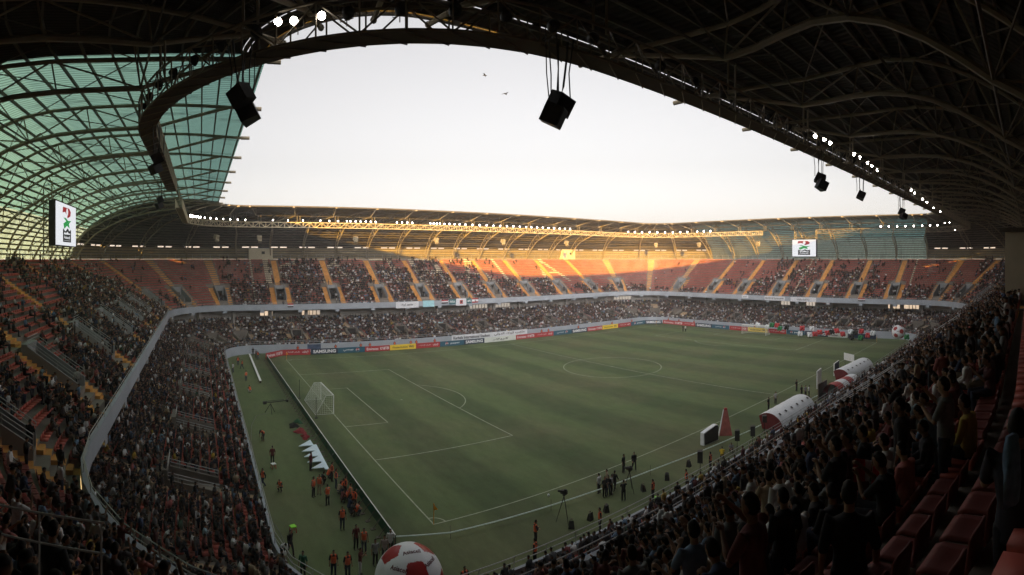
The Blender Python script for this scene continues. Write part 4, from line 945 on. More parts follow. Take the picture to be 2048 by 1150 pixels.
# ================================================================== GOALS, FLAGS
M_net = mat('white_net_cord', (0.70, 0.74, 0.66), .8)
def goal(x, sg, label):
    r = empty('goal', (x, 34, 0), 0 if sg > 0 else math.pi, label, 'goal', 'goals'); w, h, d0, d1 = 3.66, 2.44, 1.0, 2.4
    mb = MB(); mb.tube([(0, -w, 0), (0, -w, h), (0, w, h), (0, w, 0)], .07, 8); mb.build('goal_frame', M_whitep, r)
    mb = MB(); st_ = lambda y: [(0, y, h), (-d0, y, h), (-d1, y, .03)]
    for y in (-w, w): mb.tube(st_(y), .025, 5); mb.tube([(-d1, y, .03), (0, y, .03)], .02, 5)
    mb.tube([(-d1, -w, .03), (-d1, w, .03)], .02, 5); mb.tube([(-d0, -w, h), (-d0, w, h)], .012, 4); mb.build('net_support', M_whitep, r)
    mb = MB(); ny = 30; c = .011
    for i in range(ny + 1):
        y = -w + 2 * w * i / ny; mb.tube([(0, y, h), (-d0 * .5, y, h - .05), (-d0, y, h), (-d0 - .45 * (d1 - d0), y, h * .5), (-d1, y, .03)], c, 3)
    for j in range(1, 18):
        t = j / 18; L_ = d0 + math.hypot(d1 - d0, h); q = t * L_
        x_, z_ = (-q, h) if q < d0 else (-d0 - (q - d0) / (L_ - d0) * (d1 - d0), h * (1 - (q - d0) / (L_ - d0))); mb.tube([(x_, -w, z_), (x_, w, z_)], c, 3)
    for y in (-w, w):
        for j in range(1, 10):
            z_ = h * j / 10; mb.tube([(0, y, z_), (-(d1 - (d1 - d0) * z_ / h), y, z_)], c, 3)
        for j in range(1, 8):
            x_ = -d1 * j / 8; mb.tube([(x_, y, 0.03), (x_, y, h if x_ > -d0 else h * (1 - (-x_ - d0) / (d1 - d0)))], c, 3)
    mb.build('net', M_net, r); return r
goal(0, 1, 'white goal with a loose net at the near left end of the pitch'); goal(105, -1, 'small white goal at the far right end of the pitch')
for (x, y, lb) in ((-2.6, 30.3 - 1.2, 'thin black net post behind the near goal, nearer the camera'), (-2.9, 38.9, 'thin black net post behind the near goal, farther from the camera')):
    mb = MB(); mb.tube([(0, 0, 0), (0, 0, 2.7)], .035, 6); mb.box((0, 0, .04), (.35, .35, .08)); o = mb.build('net_post', M_black, None); o.location = (x, y, 0); tag(o, lb, 'post', 'net posts')
for x, y, lb in ((0, 0, 'orange corner flag at the near left corner of the pitch'), (105, 0, 'yellow corner flag at the far end of the near touchline'), (0, 68, 'small corner flag at the far left corner of the pitch'), (105, 68, 'distant corner flag at the far right corner of the pitch')):
    r = empty('corner_flag', (x, y, 0), 0, lb, 'corner flag', 'corner flags'); mb = MB(); mb.tube([(0, 0, 0), (0, 0, 1.6)], .03, 6); mb.build('pole', mat('orange_pole', (0.75, .32, .03), .5, vary=.1, scale=4), r)
    mb = MB(); vs = [(0, 0, 1.6), (.05, .05, 1.05), (.3, -.06, 1.12), (.0, .02, 1.05)]; mb.add([(0, .01, 1.62), (.1, .06, 1.4), (.34, -.02, 1.08), (.14, .03, 1.05), (0, .01, 1.08), (0, -.01, 1.62), (.1, .04, 1.4), (.34, -.04, 1.08), (.14, .01, 1.05), (0, -.01, 1.08)], [(0, 1, 2, 3, 4), (9, 8, 7, 6, 5), (0, 5, 6, 1), (1, 6, 7, 2), (2, 7, 8, 3), (3, 8, 9, 4), (4, 9, 5, 0)])
    mb.build('flag', mat('orange_cloth', (0.80, .34, .04), .8, vary=.1, scale=5), r)
mb = MB(); mb.sphere((0, 0, 0), .11, 12, 8); o = mb.build('football', M_white, None, True); p = at_z(1097, 990, .11); o.location = p; tag(o, 'small white football lying on the near touchline', 'football')

# ================================================================== BIG BALLS AND BALLOONS
def big_ball(loc, R, label, rot, words):
    import bmesh as _b
    r = empty('inflatable_ball', loc, 0, label, 'inflatable ball', 'giant inflatable footballs'); bm = _b.new(); _b.ops.create_icosphere(bm, subdivisions=1, radius=1); iv = [v.co.normalized() for v in bm.verts]; bm.free()
    iv = [V((0, 0, 1)), V((0, 0, -1))] + [V((math.sin(q) * math.cos(p), math.sin(q) * math.sin(p), math.cos(q))) for q, o_ in ((1.10715, 0), (math.pi - 1.10715, math.pi / 5)) for p in (o_ + i * 2 * math.pi / 5 for i in range(5))]; iv = [(rot @ v).normalized() for v in iv]
    bm = _b.new(); _b.ops.create_icosphere(bm, subdivisions=6, radius=1); me = bpy.data.meshes.new('skin')
    for v in bm.verts: v.co = v.co.normalized()
    bm.faces.ensure_lookup_table(); th = math.radians(21.4)
    for f in bm.faces:
        c = f.calc_center_median().normalized(); j = max(range(12), key=lambda i: c.dot(iv[i])); ax = iv[j]
        nb = max((k for k in range(12) if k != j), key=lambda i: ax.dot(iv[i]) if ax.dot(iv[i]) < .99 else -2)
        e = (iv[nb] - ax * ax.dot(iv[nb])).normalized(); g = ax.cross(e); a = math.atan2(c.dot(g), c.dot(e)); t = math.acos(min(1, c.dot(ax)))
        # pentagon whose corners point at the neighbouring pentagons
        aa = (a % (2 * math.pi / 5)) - math.pi / 5; lim = math.atan(math.tan(th) * math.cos(math.pi / 5) / math.cos(aa)); f.material_index = 1 if t < lim else 0; f.smooth = True
    _b.ops.scale(bm, vec=(R, R, R), verts=bm.verts); bm.to_mesh(me); bm.free(); me.materials.append(M_white); me.materials.append(M_redg); link('ball_skin', me, r)
    for (az, el, h) in words:
        cu = text('Asiacell', h, M_dred, r, (0, 0, 0), (0, 0, 0), bold=.02); me = cu.data; a = np.zeros(len(me.vertices) * 3); me.vertices.foreach_get('co', a); a = a.reshape(-1, 3)
        n = np.array([math.cos(el) * math.cos(az), math.cos(el) * math.sin(az), math.sin(el)]); e1 = np.array([-math.sin(az), math.cos(az), 0]); e2 = np.cross(n, e1)
        q = n[None] * R + a[:, :1] * e1 + a[:, 1:2] * e2; q = q / np.linalg.norm(q, axis=1)[:, None] * (R * 1.006); me.vertices.foreach_set('co', q.ravel()); me.update()
    return r
M_redg = mat('glossy_red_vinyl', (0.33, 0.022, 0.022), .3, vary=.08, scale=1); M_dred = mat('maroon_print', (0.10, .015, .02), .6)
bp_ = EYE + np.array([math.cos(YAW - (818 - 1024) / F), math.sin(YAW - (818 - 1024) / F), 0]) * 29.4; bp_[2] = 2.25
faz = math.atan2(EYE[1] - bp_[1], EYE[0] - bp_[0]); 
big_ball(bp_, 1.95, 'giant white and red inflatable football at the bottom edge beside the near corner', Matrix.Rotation(faz + .30, 3, 'Z') @ Matrix.Rotation(math.radians(90 - 40), 3, 'Y') @ Matrix.Rotation(math.pi + math.radians(36), 3, 'Z'), [(faz + .30, math.radians(76), .26), (faz + 1.05, math.radians(48), .25), (faz - .42, math.radians(46), .25)])
p = at_d(1797, 664, 118); big_ball(p, 1.55, 'white and red inflatable football hanging low over the far right corner', Matrix.Rotation(.4, 3, 'X'), [(math.pi + .3, .25, .26)])
def balloons(u, v, colname, m, d=None):
    p = at_x(u, v, 106.5); p[2] = max(p[2], .75)
    r = empty('balloon_cluster', p, 0, None, 'balloon cluster', 'balloon clusters by the far right corner')
    for i in range(7):
        a = i * 1.047 + u * .01; q = V((math.cos(a) * .40, math.sin(a) * .40, (.26, -.24)[i % 2])) if i else V((0, 0, .02)); mb = MB(); mb.sphere((0, 0, 0), (.34, .34, .38), 12, 9); mb.tube([(0, 0, -.34), (0, 0, -.38)], [.02, .04], 5); o = mb.build('balloon', m, r, True); o.location = q
    return r
BC = {'white': M_white, 'red': mat('red_balloon', (.48, .04, .045), .35, vary=.05), 'green': mat('green_balloon', (.02, .20, .06), .35, vary=.05), 'black': mat('black_balloon', (.012, .012, .012), .35, vary=.05)}
bl = [(482, 777, 'white', 'first from the left, above the far goal'), (536, 787, 'white', 'over the right post of the far goal'), (563, 776, 'green', 'between the two white ones over the far goal'), (592, 778, 'red', 'just right of the far goal'), (608, 796, 'green', 'below the red one right of the far goal'), (648, 790, 'black', 'right of the far goal over the red board'),
      (737, 795, 'red', 'above the teal board'), (793, 797, 'white', 'higher of the two right of the teal board'), (726, 826, 'white', 'resting on the grass before the teal board'), (782, 832, 'white', 'resting on the grass left of the red ones'), (810, 828, 'red', 'lowest, beside the white one on the grass'), (838, 818, 'red', 'in front of the navy board'), (882, 822, 'red', 'half behind the navy board'), (908, 815, 'black', 'between two red ones'), (936, 810, 'red', 'right of the black one'), (970, 828, 'red', 'small, over the white board'),
      (1015, 815, 'white', 'over the right half of the white board'), (1043, 820, 'black', 'beside the white one'), (1077, 812, 'red', 'over the last board'), (1115, 835, 'red', 'low by the last board'), (1142, 823, 'white', 'nearest to the corner flag'), (1073, 850, 'green', 'low in front of the last board'), (1020, 850, 'black', 'low on the grass by the white board'), (1337, 845, 'green', 'right of the big ball')]
for x, y, cn, wh in bl:
    r = balloons(1348 + x / 2.874, 380 + y / 2.874, cn, BC[cn]); r['label'] = '%s balloon cluster %s' % (cn, wh)

# ================================================================== SCREENS, SPEAKERS, LIGHTS UNDER THE ROOF
M_scr = mat('lit_screen', (.1, .1, .1), .5, emit=(.93, .95, 1.0), estr=.19)
def emi(name, c, s): return mat(name, tuple(q * .1 for q in c), .5, emit=c, estr=s)
S_RED, S_GRN, S_BLK, S_W = emi('screen_red', (.45, .03, .04), .15), emi('screen_green', (.03, .42, .10), .15), mat('screen_black', (.01, .01, .012), .4), emi('screen_white', (.9, .92, .95), .19)
def screen(c, rz, W, H, label):
    r = empty('video_screen', c, rz, label, 'video screen', 'video screens'); mb = MB(); mb.box((0, 0, 0), (W, .12, H)); mb.build('display', M_scr, r)
    mb = MB(); mb.box((0, .5, 0), (W + .25, .85, H + .25)); mb.build('casing', M_black, r); y = -.072; k = H / 5.5
    def pl(pts, m, nm='graphic', yy=0): e = MB(); e.add([(x * k * 2.1, y - yy, z * k) for x, z in pts], [tuple(range(len(pts)))]); e.build(nm, m, r)
    pl([(-1.0, 2.3), (-1.1, 1.5), (-.5, 1.7), (.1, 1.2), (.1, .9), (.9, 1.3), (1.0, 1.9), (.6, 2.3)], S_RED)
    pl([(-.9, .9), (-.2, .5), (-.9, .1), (-.7, -.6), (.0, -.1), (.7, -.4), (.5, .2), (1.1, .7), (.3, .6), (-.3, .9)], S_GRN, yy=.004)
    e = MB(); disc(e, .1 * k, 1.75 * k, .5 * k, y=y - .008); e.build('graphic', S_W, r)
    pl([(-1.0, -.5), (-.4, -.9), (.2, -.4), (.6, -.8), (1.05, -.5), (1.05, -2.3), (-1.0, -2.3)], S_BLK, yy=.006)
    pl([(-.8, -1.3), (-.6, -.95), (-.3, -1.15), (.1, -.85), (.5, -1.15), (.8, -1.0), (.8, -1.25)], S_W, yy=.010)
    t = text('Asiacell', .42 * k, S_W, r, (0, y - .012, -1.65 * k), (HP, 0, 0), 3.2 * k, bold=.02); e = MB()
    for i in range(7): e.box(((-1.5 + .5 * i) * k, y - .012, -2.08 * k), (.32 * k, .004, .06 * k))
    e.build('caption_mark', S_W, r)
    mb = MB()
    for x in (-W * .45, W * .45):
        for yy in (.7, 1.8): mb.tube([(x, yy, -H / 2 - 1.4), (x, yy, H / 2 + 3.2)], .09, 6)
        for i in range(9): z = -H / 2 - 1.2 + i * (H + 4) / 9; mb.tube([(x, .7, z), (x, 1.8, z + (H + 4) / 9)], .05, 5)
    for i in range(9): z = -H / 2 - 1.2 + i * (H + 4) / 9; mb.tube([(-W * .45, 1.8, z), (W * .45, 1.8, z + (.0 if i % 2 else (H + 4) / 9))], .05, 5)
    mb.build('support_lattice', M_steel, r); return r
screen((-35.0, 32.4, 24.75), HP, 10.3, 5.5, 'lit white video screen with a red green and black emblem under the left end roof')
screen((132.2, 31.6, 23.6), -HP, 8.0, 5.2, 'small lit video screen with a red green black emblem over the right end stand')
def spk(u, v, d, n, label, rz, sc_=1.0):
    p = at_d(u, v, d); r = empty('loudspeaker_cluster', p, rz, label, 'loudspeaker', 'loudspeaker clusters hung from the catwalk')
    for i in range(n):
        mb = MB(); w1, w2, dd_, h = .37 * sc_, .26 * sc_, .32 * sc_, .32 * sc_
        mb.hexa([(-w1, -dd_, -h), (w1, -dd_, -h), (w2, dd_, -h), (-w2, dd_, -h), (-w1, -dd_, h), (w1, -dd_, h), (w2, dd_, h), (-w2, dd_, h)])
        o = mb.build('speaker_cabinet', M_black, r); a = (.0, -.6)[i]; o.location = ((0, 0, .15 * (n - 1)), (-.42 * sc_, -.1, -.34))[i]; o.rotation_euler = (.45, .2 + a * .4, .5 * i)
        g = MB(); g.box((0, -dd_ - .012, 0), (w1 * 1.8, .02, h * 1.8)); q = g.build('grille', mat('speaker_grille', (.02, .02, .021), .8, vary=.3, scale=40), o)
    mb = MB(); top = 27.6 - p[2]
    for x, y in ((-.35, -.2), (.35, -.2), (0, .35), (.1, .1)): mb.tube([(x, y, .35), (x * .8, y, top * .5), (x * 1.3, y * 1.3, top)], .024, 5)
    if n == 2: mb.tube([(-.6, -.1, -.05), (-.75, -.1, top * .4), (-.8, -.1, top)], .02, 5)
    mb.build('suspension_cable', M_cable, r); mb = MB(); mb.tube([(.1, 0, .4), (.35, .1, top * .35), (.5, .1, top * .7), (.45, 0, top)], .04, 5); mb.build('signal_cable', M_cable, r); return r
spk(1118, 216, 17.6, 2, 'pair of black loudspeakers hanging on cables against the sky, top centre', .2)
spk(484, 200, 18.3, 2, 'pair of black loudspeakers hanging before the green roof at upper left', -2.4)
spk(1640, 362, 36.5, 2, 'pair of black loudspeakers hanging at right below the floodlit catwalk', .4)
spk(1722, 391, 45.5, 1, 'single black loudspeaker hanging between two pairs at right', .4); spk(1803, 426, 59, 2, 'small pair of black loudspeakers at right near the stand roof', .5)
spk(315, 322, 29.5, 2, 'pair of black loudspeakers on the left catwalk', -1.5, .9); spk(321, 402, 50, 2, 'farther pair of black loudspeakers under the left catwalk', -1.5, .9)
for i, (u, wh) in enumerate([(433, 'at the left corner'), (519, 'first after the corner'), (711, 'left of centre'), (872, 'second left of centre'), (1006, 'over the far stand letters'), (1133, 'above the cream cabin'), (1312, 'at the far right corner'), (1398, 'right of the corner'), (1516, 'left of the right screen')]):
    s = s_of_u(CW, u, .5, 4.9); p, n = ring(CW, s); r = empty('loudspeaker', (p.x, p.y, 25.2), math.atan2(n.y, n.x) - HP, 'small cream loudspeaker hung below the far catwalk, ' + wh, 'loudspeaker', 'cream loudspeakers under the far catwalk')
    mb = MB(); mb.box((0, 0, 0), (1.1, .8, .95), 0, .35); mb.box((.1, -.1, -.75), (.8, .6, .55), 0, .8); mb.build('cabinet', mat('dull_cream_cabinet', (.26, .22, .15), .8, vary=.2, scale=3), r); mb = MB()
    for x in (-.4, .4): mb.tube([(x, 0, .4), (x, 0, 2.4)], .02, 4)
    mb.build('suspension_cable', M_cable, r)
# floodlights
M_lamp = mat('glowing_lamp', (1, 1, 1), .4, emit=(1.0, .93, .84), estr=9.0); M_lens = mat('unlit_lamp_glass', (.10, .10, .11), .2)
def flood(lit, big):
    r = empty('floodlight', (0, 0, 0)); q = 1.0 if not big else 1.0; mb = MB(); n = 12; R0, R1 = .30 * q, .17 * q; vs = []
    for y, R in ((-.16, R0), (-.12, R0 * 1.02), (.12, R1), (.22, R1 * .7)):
        for j in range(n): t = 2 * math.pi * j / n; vs.append((R * math.cos(t), y, R * math.sin(t)))
    mb.add(vs, [(i * n + j, i * n + (j + 1) % n, (i + 1) * n + (j + 1) % n, (i + 1) * n + j) for i in range(3) for j in range(n)] + [tuple(3 * n + j for j in range(n))]); hs_ = mb.build('housing', M_black, r, True)
    mb = MB(); mb.add([(0, -.2, 0)] + [(R0 * .94 * math.cos(2 * math.pi * j / 16), -.162, R0 * .94 * math.sin(2 * math.pi * j / 16)) for j in range(16)], [(0, 1 + j, 1 + (j + 1) % 16) for j in range(16)]); mb.build('lens', M_lamp if lit else M_lens, r)
    mb = MB(); mb.tube([(-.33, 0, 0), (-.33, 0, -.34), (.33, 0, -.34), (.33, 0, 0)], .02, 5); mb.tube([(0, 0, -.34), (0, 0, -.6)], .025, 5); mb.build('yoke', M_steeld, r); return r
FP = {}
def put_flood(s, lit, label, zz=29.35, aim=None, out=-.1, scale=1.0, d=0):
    p, n = ring(off(CW, out), s)
    if lit not in FP: FP[lit] = o = flood(lit, False)
    else: o = copy_tree(FP[lit])
    dirn = V((52.5 - p.x, 34 - p.y, 0)).normalized() if aim is None else V(aim); o.location = (p.x, p.y, zz); o.rotation_euler = (math.radians(-0), 0, math.atan2(dirn.y, dirn.x) + HP); o.scale = (scale,) * 3
    tag(o, label, 'floodlight', 'floodlights on the roof catwalk'); return o
def run(u0, u1, step_m, lab, lo_=.4, hi_=4.9, sc_=1.0, aim=None):
    a, b = s_of_u(CW, u0, lo_, hi_), s_of_u(CW, u1, lo_, hi_); s = a
    while s < b: put_flood(s, True, lab, scale=sc_, aim=aim); s += step_m / seg_len(CW)[int(s)]
run(379, 402, .8, 'white floodlight in the brightest tight run at the far left corner of the catwalk', sc_=.8)
for u0, u1, st_, w_ in ((408, 500, 1.9, 'left end of the far catwalk'), (545, 620, 3.6, 'left part of the far catwalk'), (640, 700, 2.2, 'left of centre'), (700, 760, 1.3, 'middle left'), (793, 832, 1.4, 'middle'), (860, 884, .9, 'brightest run'), (888, 920, 1.5, 'middle of the far catwalk'), (930, 1060, 2.2, 'middle right'), (1062, 1150, 2.1, 'right of centre')): run(u0, u1, st_, 'lit floodlight on top of the far catwalk, %s' % w_, sc_=.6)
run(1256, 1422, 2.7, 'lit floodlight on the catwalk across the far right corner', sc_=.68); run(1762, 1885, 2.4, 'lit floodlight on the right end catwalk near the dark roof', 3.5, 5.7, .75)
def s_near(u):
    best = None
    for q in np.linspace(5.3, 7.99, 4000):
        p, _ = ring(CW, q); uu_ = project(np.array(p))[0][0]
        if best is None or abs(uu_ - u) < best[0]: best = (abs(uu_ - u), q)
    return best[1]
for u, v, w_ in ((566, 43, 'left of the bright pair overhead'), (597, 41, 'right of the bright pair overhead'), (651, 31, 'smaller lit one right of the overhead pair')):
    s = s_near(u); p, n = ring(off(CW, .35), s); d = math.hypot(p.x - EYE[0], p.y - EYE[1]); q = put_flood(s, True, 'glowing floodlight on the near catwalk, ' + w_, zz=EYE[2] + (V0 - v) / F * d, out=.35, scale=.48, aim=(EYE[0] - p.x, EYE[1] - p.y, 0)); q.rotation_euler[0] = .5
k = 0
for u, v in ((1622, 272), (1640, 278), (1652, 286), (1700, 308), (1711, 315), (1728, 325), (1737, 331), (1748, 340), (1817, 380), (1824, 386), (1840, 398), (1849, 404), (1862, 418), (1876, 428), (1888, 440), (1897, 443), (1908, 460)):
    k += 1; s = s_near(u); p, n = ring(off(CW, .35), s); d = math.hypot(p.x - EYE[0], p.y - EYE[1]); zz = EYE[2] + (V0 - v) / F * d
    q = put_flood(s, True, 'glowing floodlight on the right catwalk, %s of the row going away' % ('first second third fourth fifth sixth seventh eighth ninth tenth eleventh twelfth thirteenth fourteenth fifteenth sixteenth seventeenth'.split()[k - 1]), zz=min(30, max(27.9, zz)), out=.35, scale=.44 + .05 * (k < 6), aim=(EYE[0] - p.x, EYE[1] - p.y, 0)); q.rotation_euler[0] = .35
for j, s in enumerate(list(np.linspace(6.55, 6.97, 20)) + list(np.linspace(7.02, 7.95, 15))): put_flood(s, False, 'dark unlit floodlight on the near catwalk, %s' % ('over the right part of the near side' if s < 6.8 else 'high over the middle' if s < 7 else 'round the near left bend'), zz=28.5, out=.2, scale=.8)
# cabins on the top row, pillar block at right
def cabin(u0, u1, v0, v1, lab):
    s = s_of_u(RIM, (u0 + u1) / 2, 1, 3.6); p, n = ring(off(RIM, .3), s); d = math.hypot(p.x - EYE[0], p.y - EYE[1]); W = (u1 - u0) / F * d; rz = math.atan2(n.y, n.x) - HP
    r = empty('camera_cabin', (p.x, p.y, 20.0), rz, lab, 'cabin', 'cream cabins on the top row'); H = (V0 - v0) / F * d + .2; mb = MB(); mb.box((0, 1.2, H / 2 + .02), (W, 2.4, H)); mb.build('wall', M_cream, r); mb = MB(); mb.box((0, 1.2, H + .1), (W + .3, 2.8, .14)); mb.build('roof', M_para, r)
    f = MB(); f.box((W * .1, -.02, H * .62), (.9, .05, .8)); q = f.build('window', M_steeld, r); g = MB(); g.box((W * .1, -.05, H * .62), (.7, .03, .6)); g.build('pane', M_door, q)
cabin(498, 546, 497, 517, 'cream cabin with a small window on the top row at left'); cabin(1124, 1155, 500, 517, 'sunlit cream cabin on the top row above the far corner')
r = empty('side_block', (26, -40.6, 15), 0, 'beige rendered block rising beside the right edge of the near stand', 'building'); mb = MB(); mb.box((0, 0, 3.55), (12, 12.0, 7.1)); mb.build('wall', M_cream, r)
mb = MB(); mb.box((-.0, 6.1, 7.25), (12.3, .5, .3)); mb.box((-6.1, 0, 7.25), (.4, 12.6, .3)); mb.build('cornice', M_steeld, r)
mb = MB(); mb.box((-3, 6.03, 5.4), (1.2, .06, 2.0)); mb.build('window', M_door, r)

# ================================================================== BANNERS AND FLAGS
M_cyan = mat('pale_blue_cloth', (.36, .62, .68), .8, vary=.08, scale=1); M_cgrn = mat('dark_teal_cloth', (.03, .14, .16), .8, vary=.1, scale=1); M_cred = mat('red_cloth', (.42, .03, .035), .8, vary=.1, scale=1); M_cblk = mat('black_cloth', (.012, .012, .012), .8, vary=.2, scale=2); M_cgreen = mat('green_cloth', (.015, .07, .03), .8, vary=.2, scale=2); M_cwht = mat('white_cloth', (.66, .67, .70), .8, vary=.06, scale=1.2)
def banner(A, u0, u1, z0, z1, m, label, words=(), lo_=.9, hi_=4.9, name='banner', strips=None, ink=None, dd=.36):
    s0, s1 = s_of_u(A, u0, lo_, hi_), s_of_u(A, u1, lo_, hi_); B = off(A, -dd); p0, n0 = ring(B, s0); p1, _ = ring(B, s1); d = p1 - p0; d.z = 0; W = d.length; rz = math.atan2(d.y, d.x); c = (p0 + p1) / 2
    r = empty(name, (c.x, c.y, z0), rz, label, name.replace('_', ' '), 'banners and flags hung on the stands'); H = z1 - z0
    def cloth(x0, x1, za, zb, m, y=0):
        n = max(3, int((x1 - x0) / .3)); mb = MB(); vs = []
        for t in (0, .02):
            for i in range(n + 1):
                x = x0 + (x1 - x0) * i / n; w_ = .03 * math.sin(x * 3.1) + .02 * math.sin(x * 7.3)
                for z in (za, zb): vs.append((x, w_ * (1.3 if z == za else .5) + y + t, z))
        k = (n + 1) * 2; fs = []
        for i in range(n): a = i * 2; fs += [(a, a + 2, a + 3, a + 1), (k + a, k + a + 1, k + a + 3, k + a + 2), (a, k + a, k + a + 2, a + 2), (a + 1, a + 3, k + a + 3, k + a + 1)]
        fs += [(0, 1, k + 1, k), (2 * n, k + 2 * n, k + 2 * n + 1, 2 * n + 1)]; mb.add(vs, fs); return mb.build('cloth', m, r)
    if strips:
        t = 0
        for f, ms, vert in strips:
            if vert: cloth(-W / 2 + W * t, -W / 2 + W * (t + f), 0, H, ms)
            else: cloth(-W / 2, W / 2, H * (1 - t - f), H * (1 - t), ms)
            t += f
    else: cloth(-W / 2, W / 2, 0, H, m)
    for wd, x, z, wf, hf in words: text(wd, H * hf, ink or M_ink, r, (x * W, -.075, H * z), (HP, 0, 0), W * wf, bold=.015)
    return r
banner(PAR, 791, 836, 7.55, 9.15, M_cwht, 'white banner with Arabic lettering on the upper parapet left of centre', [(AR_FANS, -.02, .55, .55, .42)])
banner(PAR, 845, 867, 7.6, 9.3, M_cyan, 'pale blue banner on the upper parapet beside the white one')
iraq = [(1 / 3, M_cred, 0), (1 / 3, M_cwht, 0), (1 / 3, M_cblk, 0)]
banner(PAR, 882, 895, 8.3, 9.3, None, 'small red white and black flag on the parapet left of the dark teal banner', name='flag', strips=iraq)
banner(PAR, 897, 910, 8.0, 9.4, M_cgrn, 'dark teal banner with white capitals on the parapet', [('FIFA', 0, .5, .75, .45)], ink=M_wt)
b = banner(PAR, 911, 931, 7.6, 9.5, M_cwht, 'white flag with a red crest between two dark teal banners', name='flag'); e = MB(); e.box((0, -.07, .95), (.9, .01, 1.0)); e.build('crest', M_cred, b); e = MB(); disc(e, 0, 1.0, .28, y=-.085); e.build('crest', M_ink, b)
banner(PAR, 932, 942, 8.1, 9.4, M_cgrn, 'narrow dark teal banner with pale letters right of the white flag', [('AFC', 0, .5, .75, .4)], ink=M_wt)
b = banner(PAR, 943, 955, 8.2, 9.4, None, 'small red white red flag with a green tree', name='flag', strips=[(.25, M_cred, 0), (.5, M_cwht, 0), (.25, M_cred, 0)]); e = MB(); e.add([(-.2, -.075, .35), (.2, -.075, .35), (0, -.075, .85)], [(0, 1, 2)]); e.build('emblem', M_cgreen, b)
banner(PAR, 1530, 1571, 7.9, 9.1, M_cwht, 'long white banner with English capitals on the right end parapet', [('MINISTRY OF YOUTH & SPORT', 0, .5, .9, .38)]); banner(PAR, 1582, 1633, 7.8, 9.1, M_cwht, 'long white banner with Arabic lettering on the right end parapet', [(AR_YOUTH, 0, .52, .5, .5)])
banner(PAR, 1485, 1498, 8.2, 9.2, M_cwht, 'short white banner on the parapet left of the long ones', [(AR_PEP, 0, .5, .6, .5)]); banner(PAR, 1717, 1731, 8.5, 9.3, None, 'small red white and black flag at the right end parapet', name='flag', strips=iraq)
banner(PAR, 575, 586, 8.5, 9.4, None, 'small red white and black flag over the far left part of the parapet', name='flag', strips=iraq)
banner(WALL, 902, 1053, .62, 1.95, M_cwht, 'long white banner naming the stadium in English and Arabic on the far wall', [('Karbala International Stadium', -.25, .5, .46, .55), (AR_STAD, .25, .52, .42, .62)])
banner(WALL, 614, 641, .6, 1.7, mat('slate_blue_cloth', (.06, .09, .16), .8, vary=.4, scale=2), 'slate blue banner on the far wall near the left corner')
p = at_z(877, 649, 3.4); r = empty('banner', p, 0, 'pale blue sheet held up over the crowd in the far lower tier', 'banner', 'banners and flags hung on the stands'); mb = MB(); mb.box((0, 0, 0), (2.4, .04, 1.3), 0, -.3); mb.build('cloth', M_cyan, r)
# flags among the near spectators
def held_flag(u, v, d, w_, h_, strips, lab, tilt=.0):
    p = at_d(u, v, d); a = math.atan2(EYE[1] - p[1], EYE[0] - p[0]); r = empty('held_flag', p, a - HP + math.pi, lab, 'flag', 'flags held in the near stand'); t = 0
    for f, m in strips:
        mb = MB(); n = 6; vs = []
        for q in (0, .015):
            for i in range(n + 1):
                x = w_ * (t + f * i / n); y = .05 * math.sin(x * 9)
                for z in (-h_, 0): vs.append((x, y + q, z + (.08 * x / w_ if z else 0) - .05 * math.sin(x * 5)))
        k = (n + 1) * 2; fs = []
        for i in range(n): b_ = 2 * i; fs += [(b_, b_ + 2, b_ + 3, b_ + 1), (k + b_, k + b_ + 1, k + b_ + 3, k + b_ + 2), (b_, k + b_, k + b_ + 2, b_ + 2), (b_ + 1, b_ + 3, k + b_ + 3, k + b_ + 1)]
        fs += [(0, 1, k + 1, k), (2 * n, k + 2 * n, k + 2 * n + 1, 2 * n + 1)]; mb.add(vs, fs); o = mb.build('cloth', m, r); o.rotation_euler[1] = tilt; t += f
    mb = MB(); mb.tube([(-.02, .01, -h_ - .5), (-.02, .01, .05)], .012, 5); mb.build('pole', M_steeld, r).rotation_euler[1] = tilt
held_flag(1707, 917, 8.0, .42, .36, [(.42, M_cred), (.3, M_cwht), (.28, M_cblk)], 'red white and black flag held up in the near stand, left of two'); held_flag(1748, 915, 7.6, .26, .52, [(.6, M_cred), (.4, M_cwht)], 'folded red and white flag hanging beside the larger one', .1)
held_flag(1846, 798, 14, .42, .32, [(.35, M_cwht), (.3, M_cred), (.35, M_cwht)], 'white flag with a red stripe draped over people in the near stand at right')

# ================================================================== AROUND THE PITCH
R3 = lambda x, y: (400 + x / 3.109, 780 + y / 3.109)
SKN = (.28, .16, .10); DK = (.015, .015, .018); NV = (.02, .03, .06); GRY = (.25, .25, .26); WH = (.6, .6, .6); TAN_ = (.3, .24, .16); MAR = (.10, .02, .02)
def gp(u, v, face, kind, sh, tr, lab, vest=False, grp='people around the pitch'): return person(at_z(u, v, 0.0), face, kind, sh, tr, lab, grp, SKN, vest)
G = [(476, 731, 0, 'stand', DK, NV, 'steward in an orange vest at the far end of the strip behind the goal', 1), (484, 738, 1, 'walk', DK, NV, 'second steward in an orange vest near the long low bench', 1), (466, 745, 2, 'stand', WH, NV, 'person in a white shirt beside the crowd wall near the far left bend', 0), (492, 762, .4, 'stand', TAN_, NV, 'steward in an orange vest left of the end of the low bench', 1), (500, 785, .5, 'crouch', DK, WH, 'crouching steward in an orange vest below the low bench', 1),
     (506, 711, 3, 'stand', DK, DK, 'dark figure at the far left corner opening', 0), (512, 716, 1, 'stand', MAR, DK, 'maroon clad figure by the far left corner opening', 0), (516, 719, 2, 'walk', DK, NV, 'steward in an orange vest walking from the far left corner', 1), (520, 704, 2, 'stand', DK, NV, 'person standing behind the others at the far left corner', 0)]
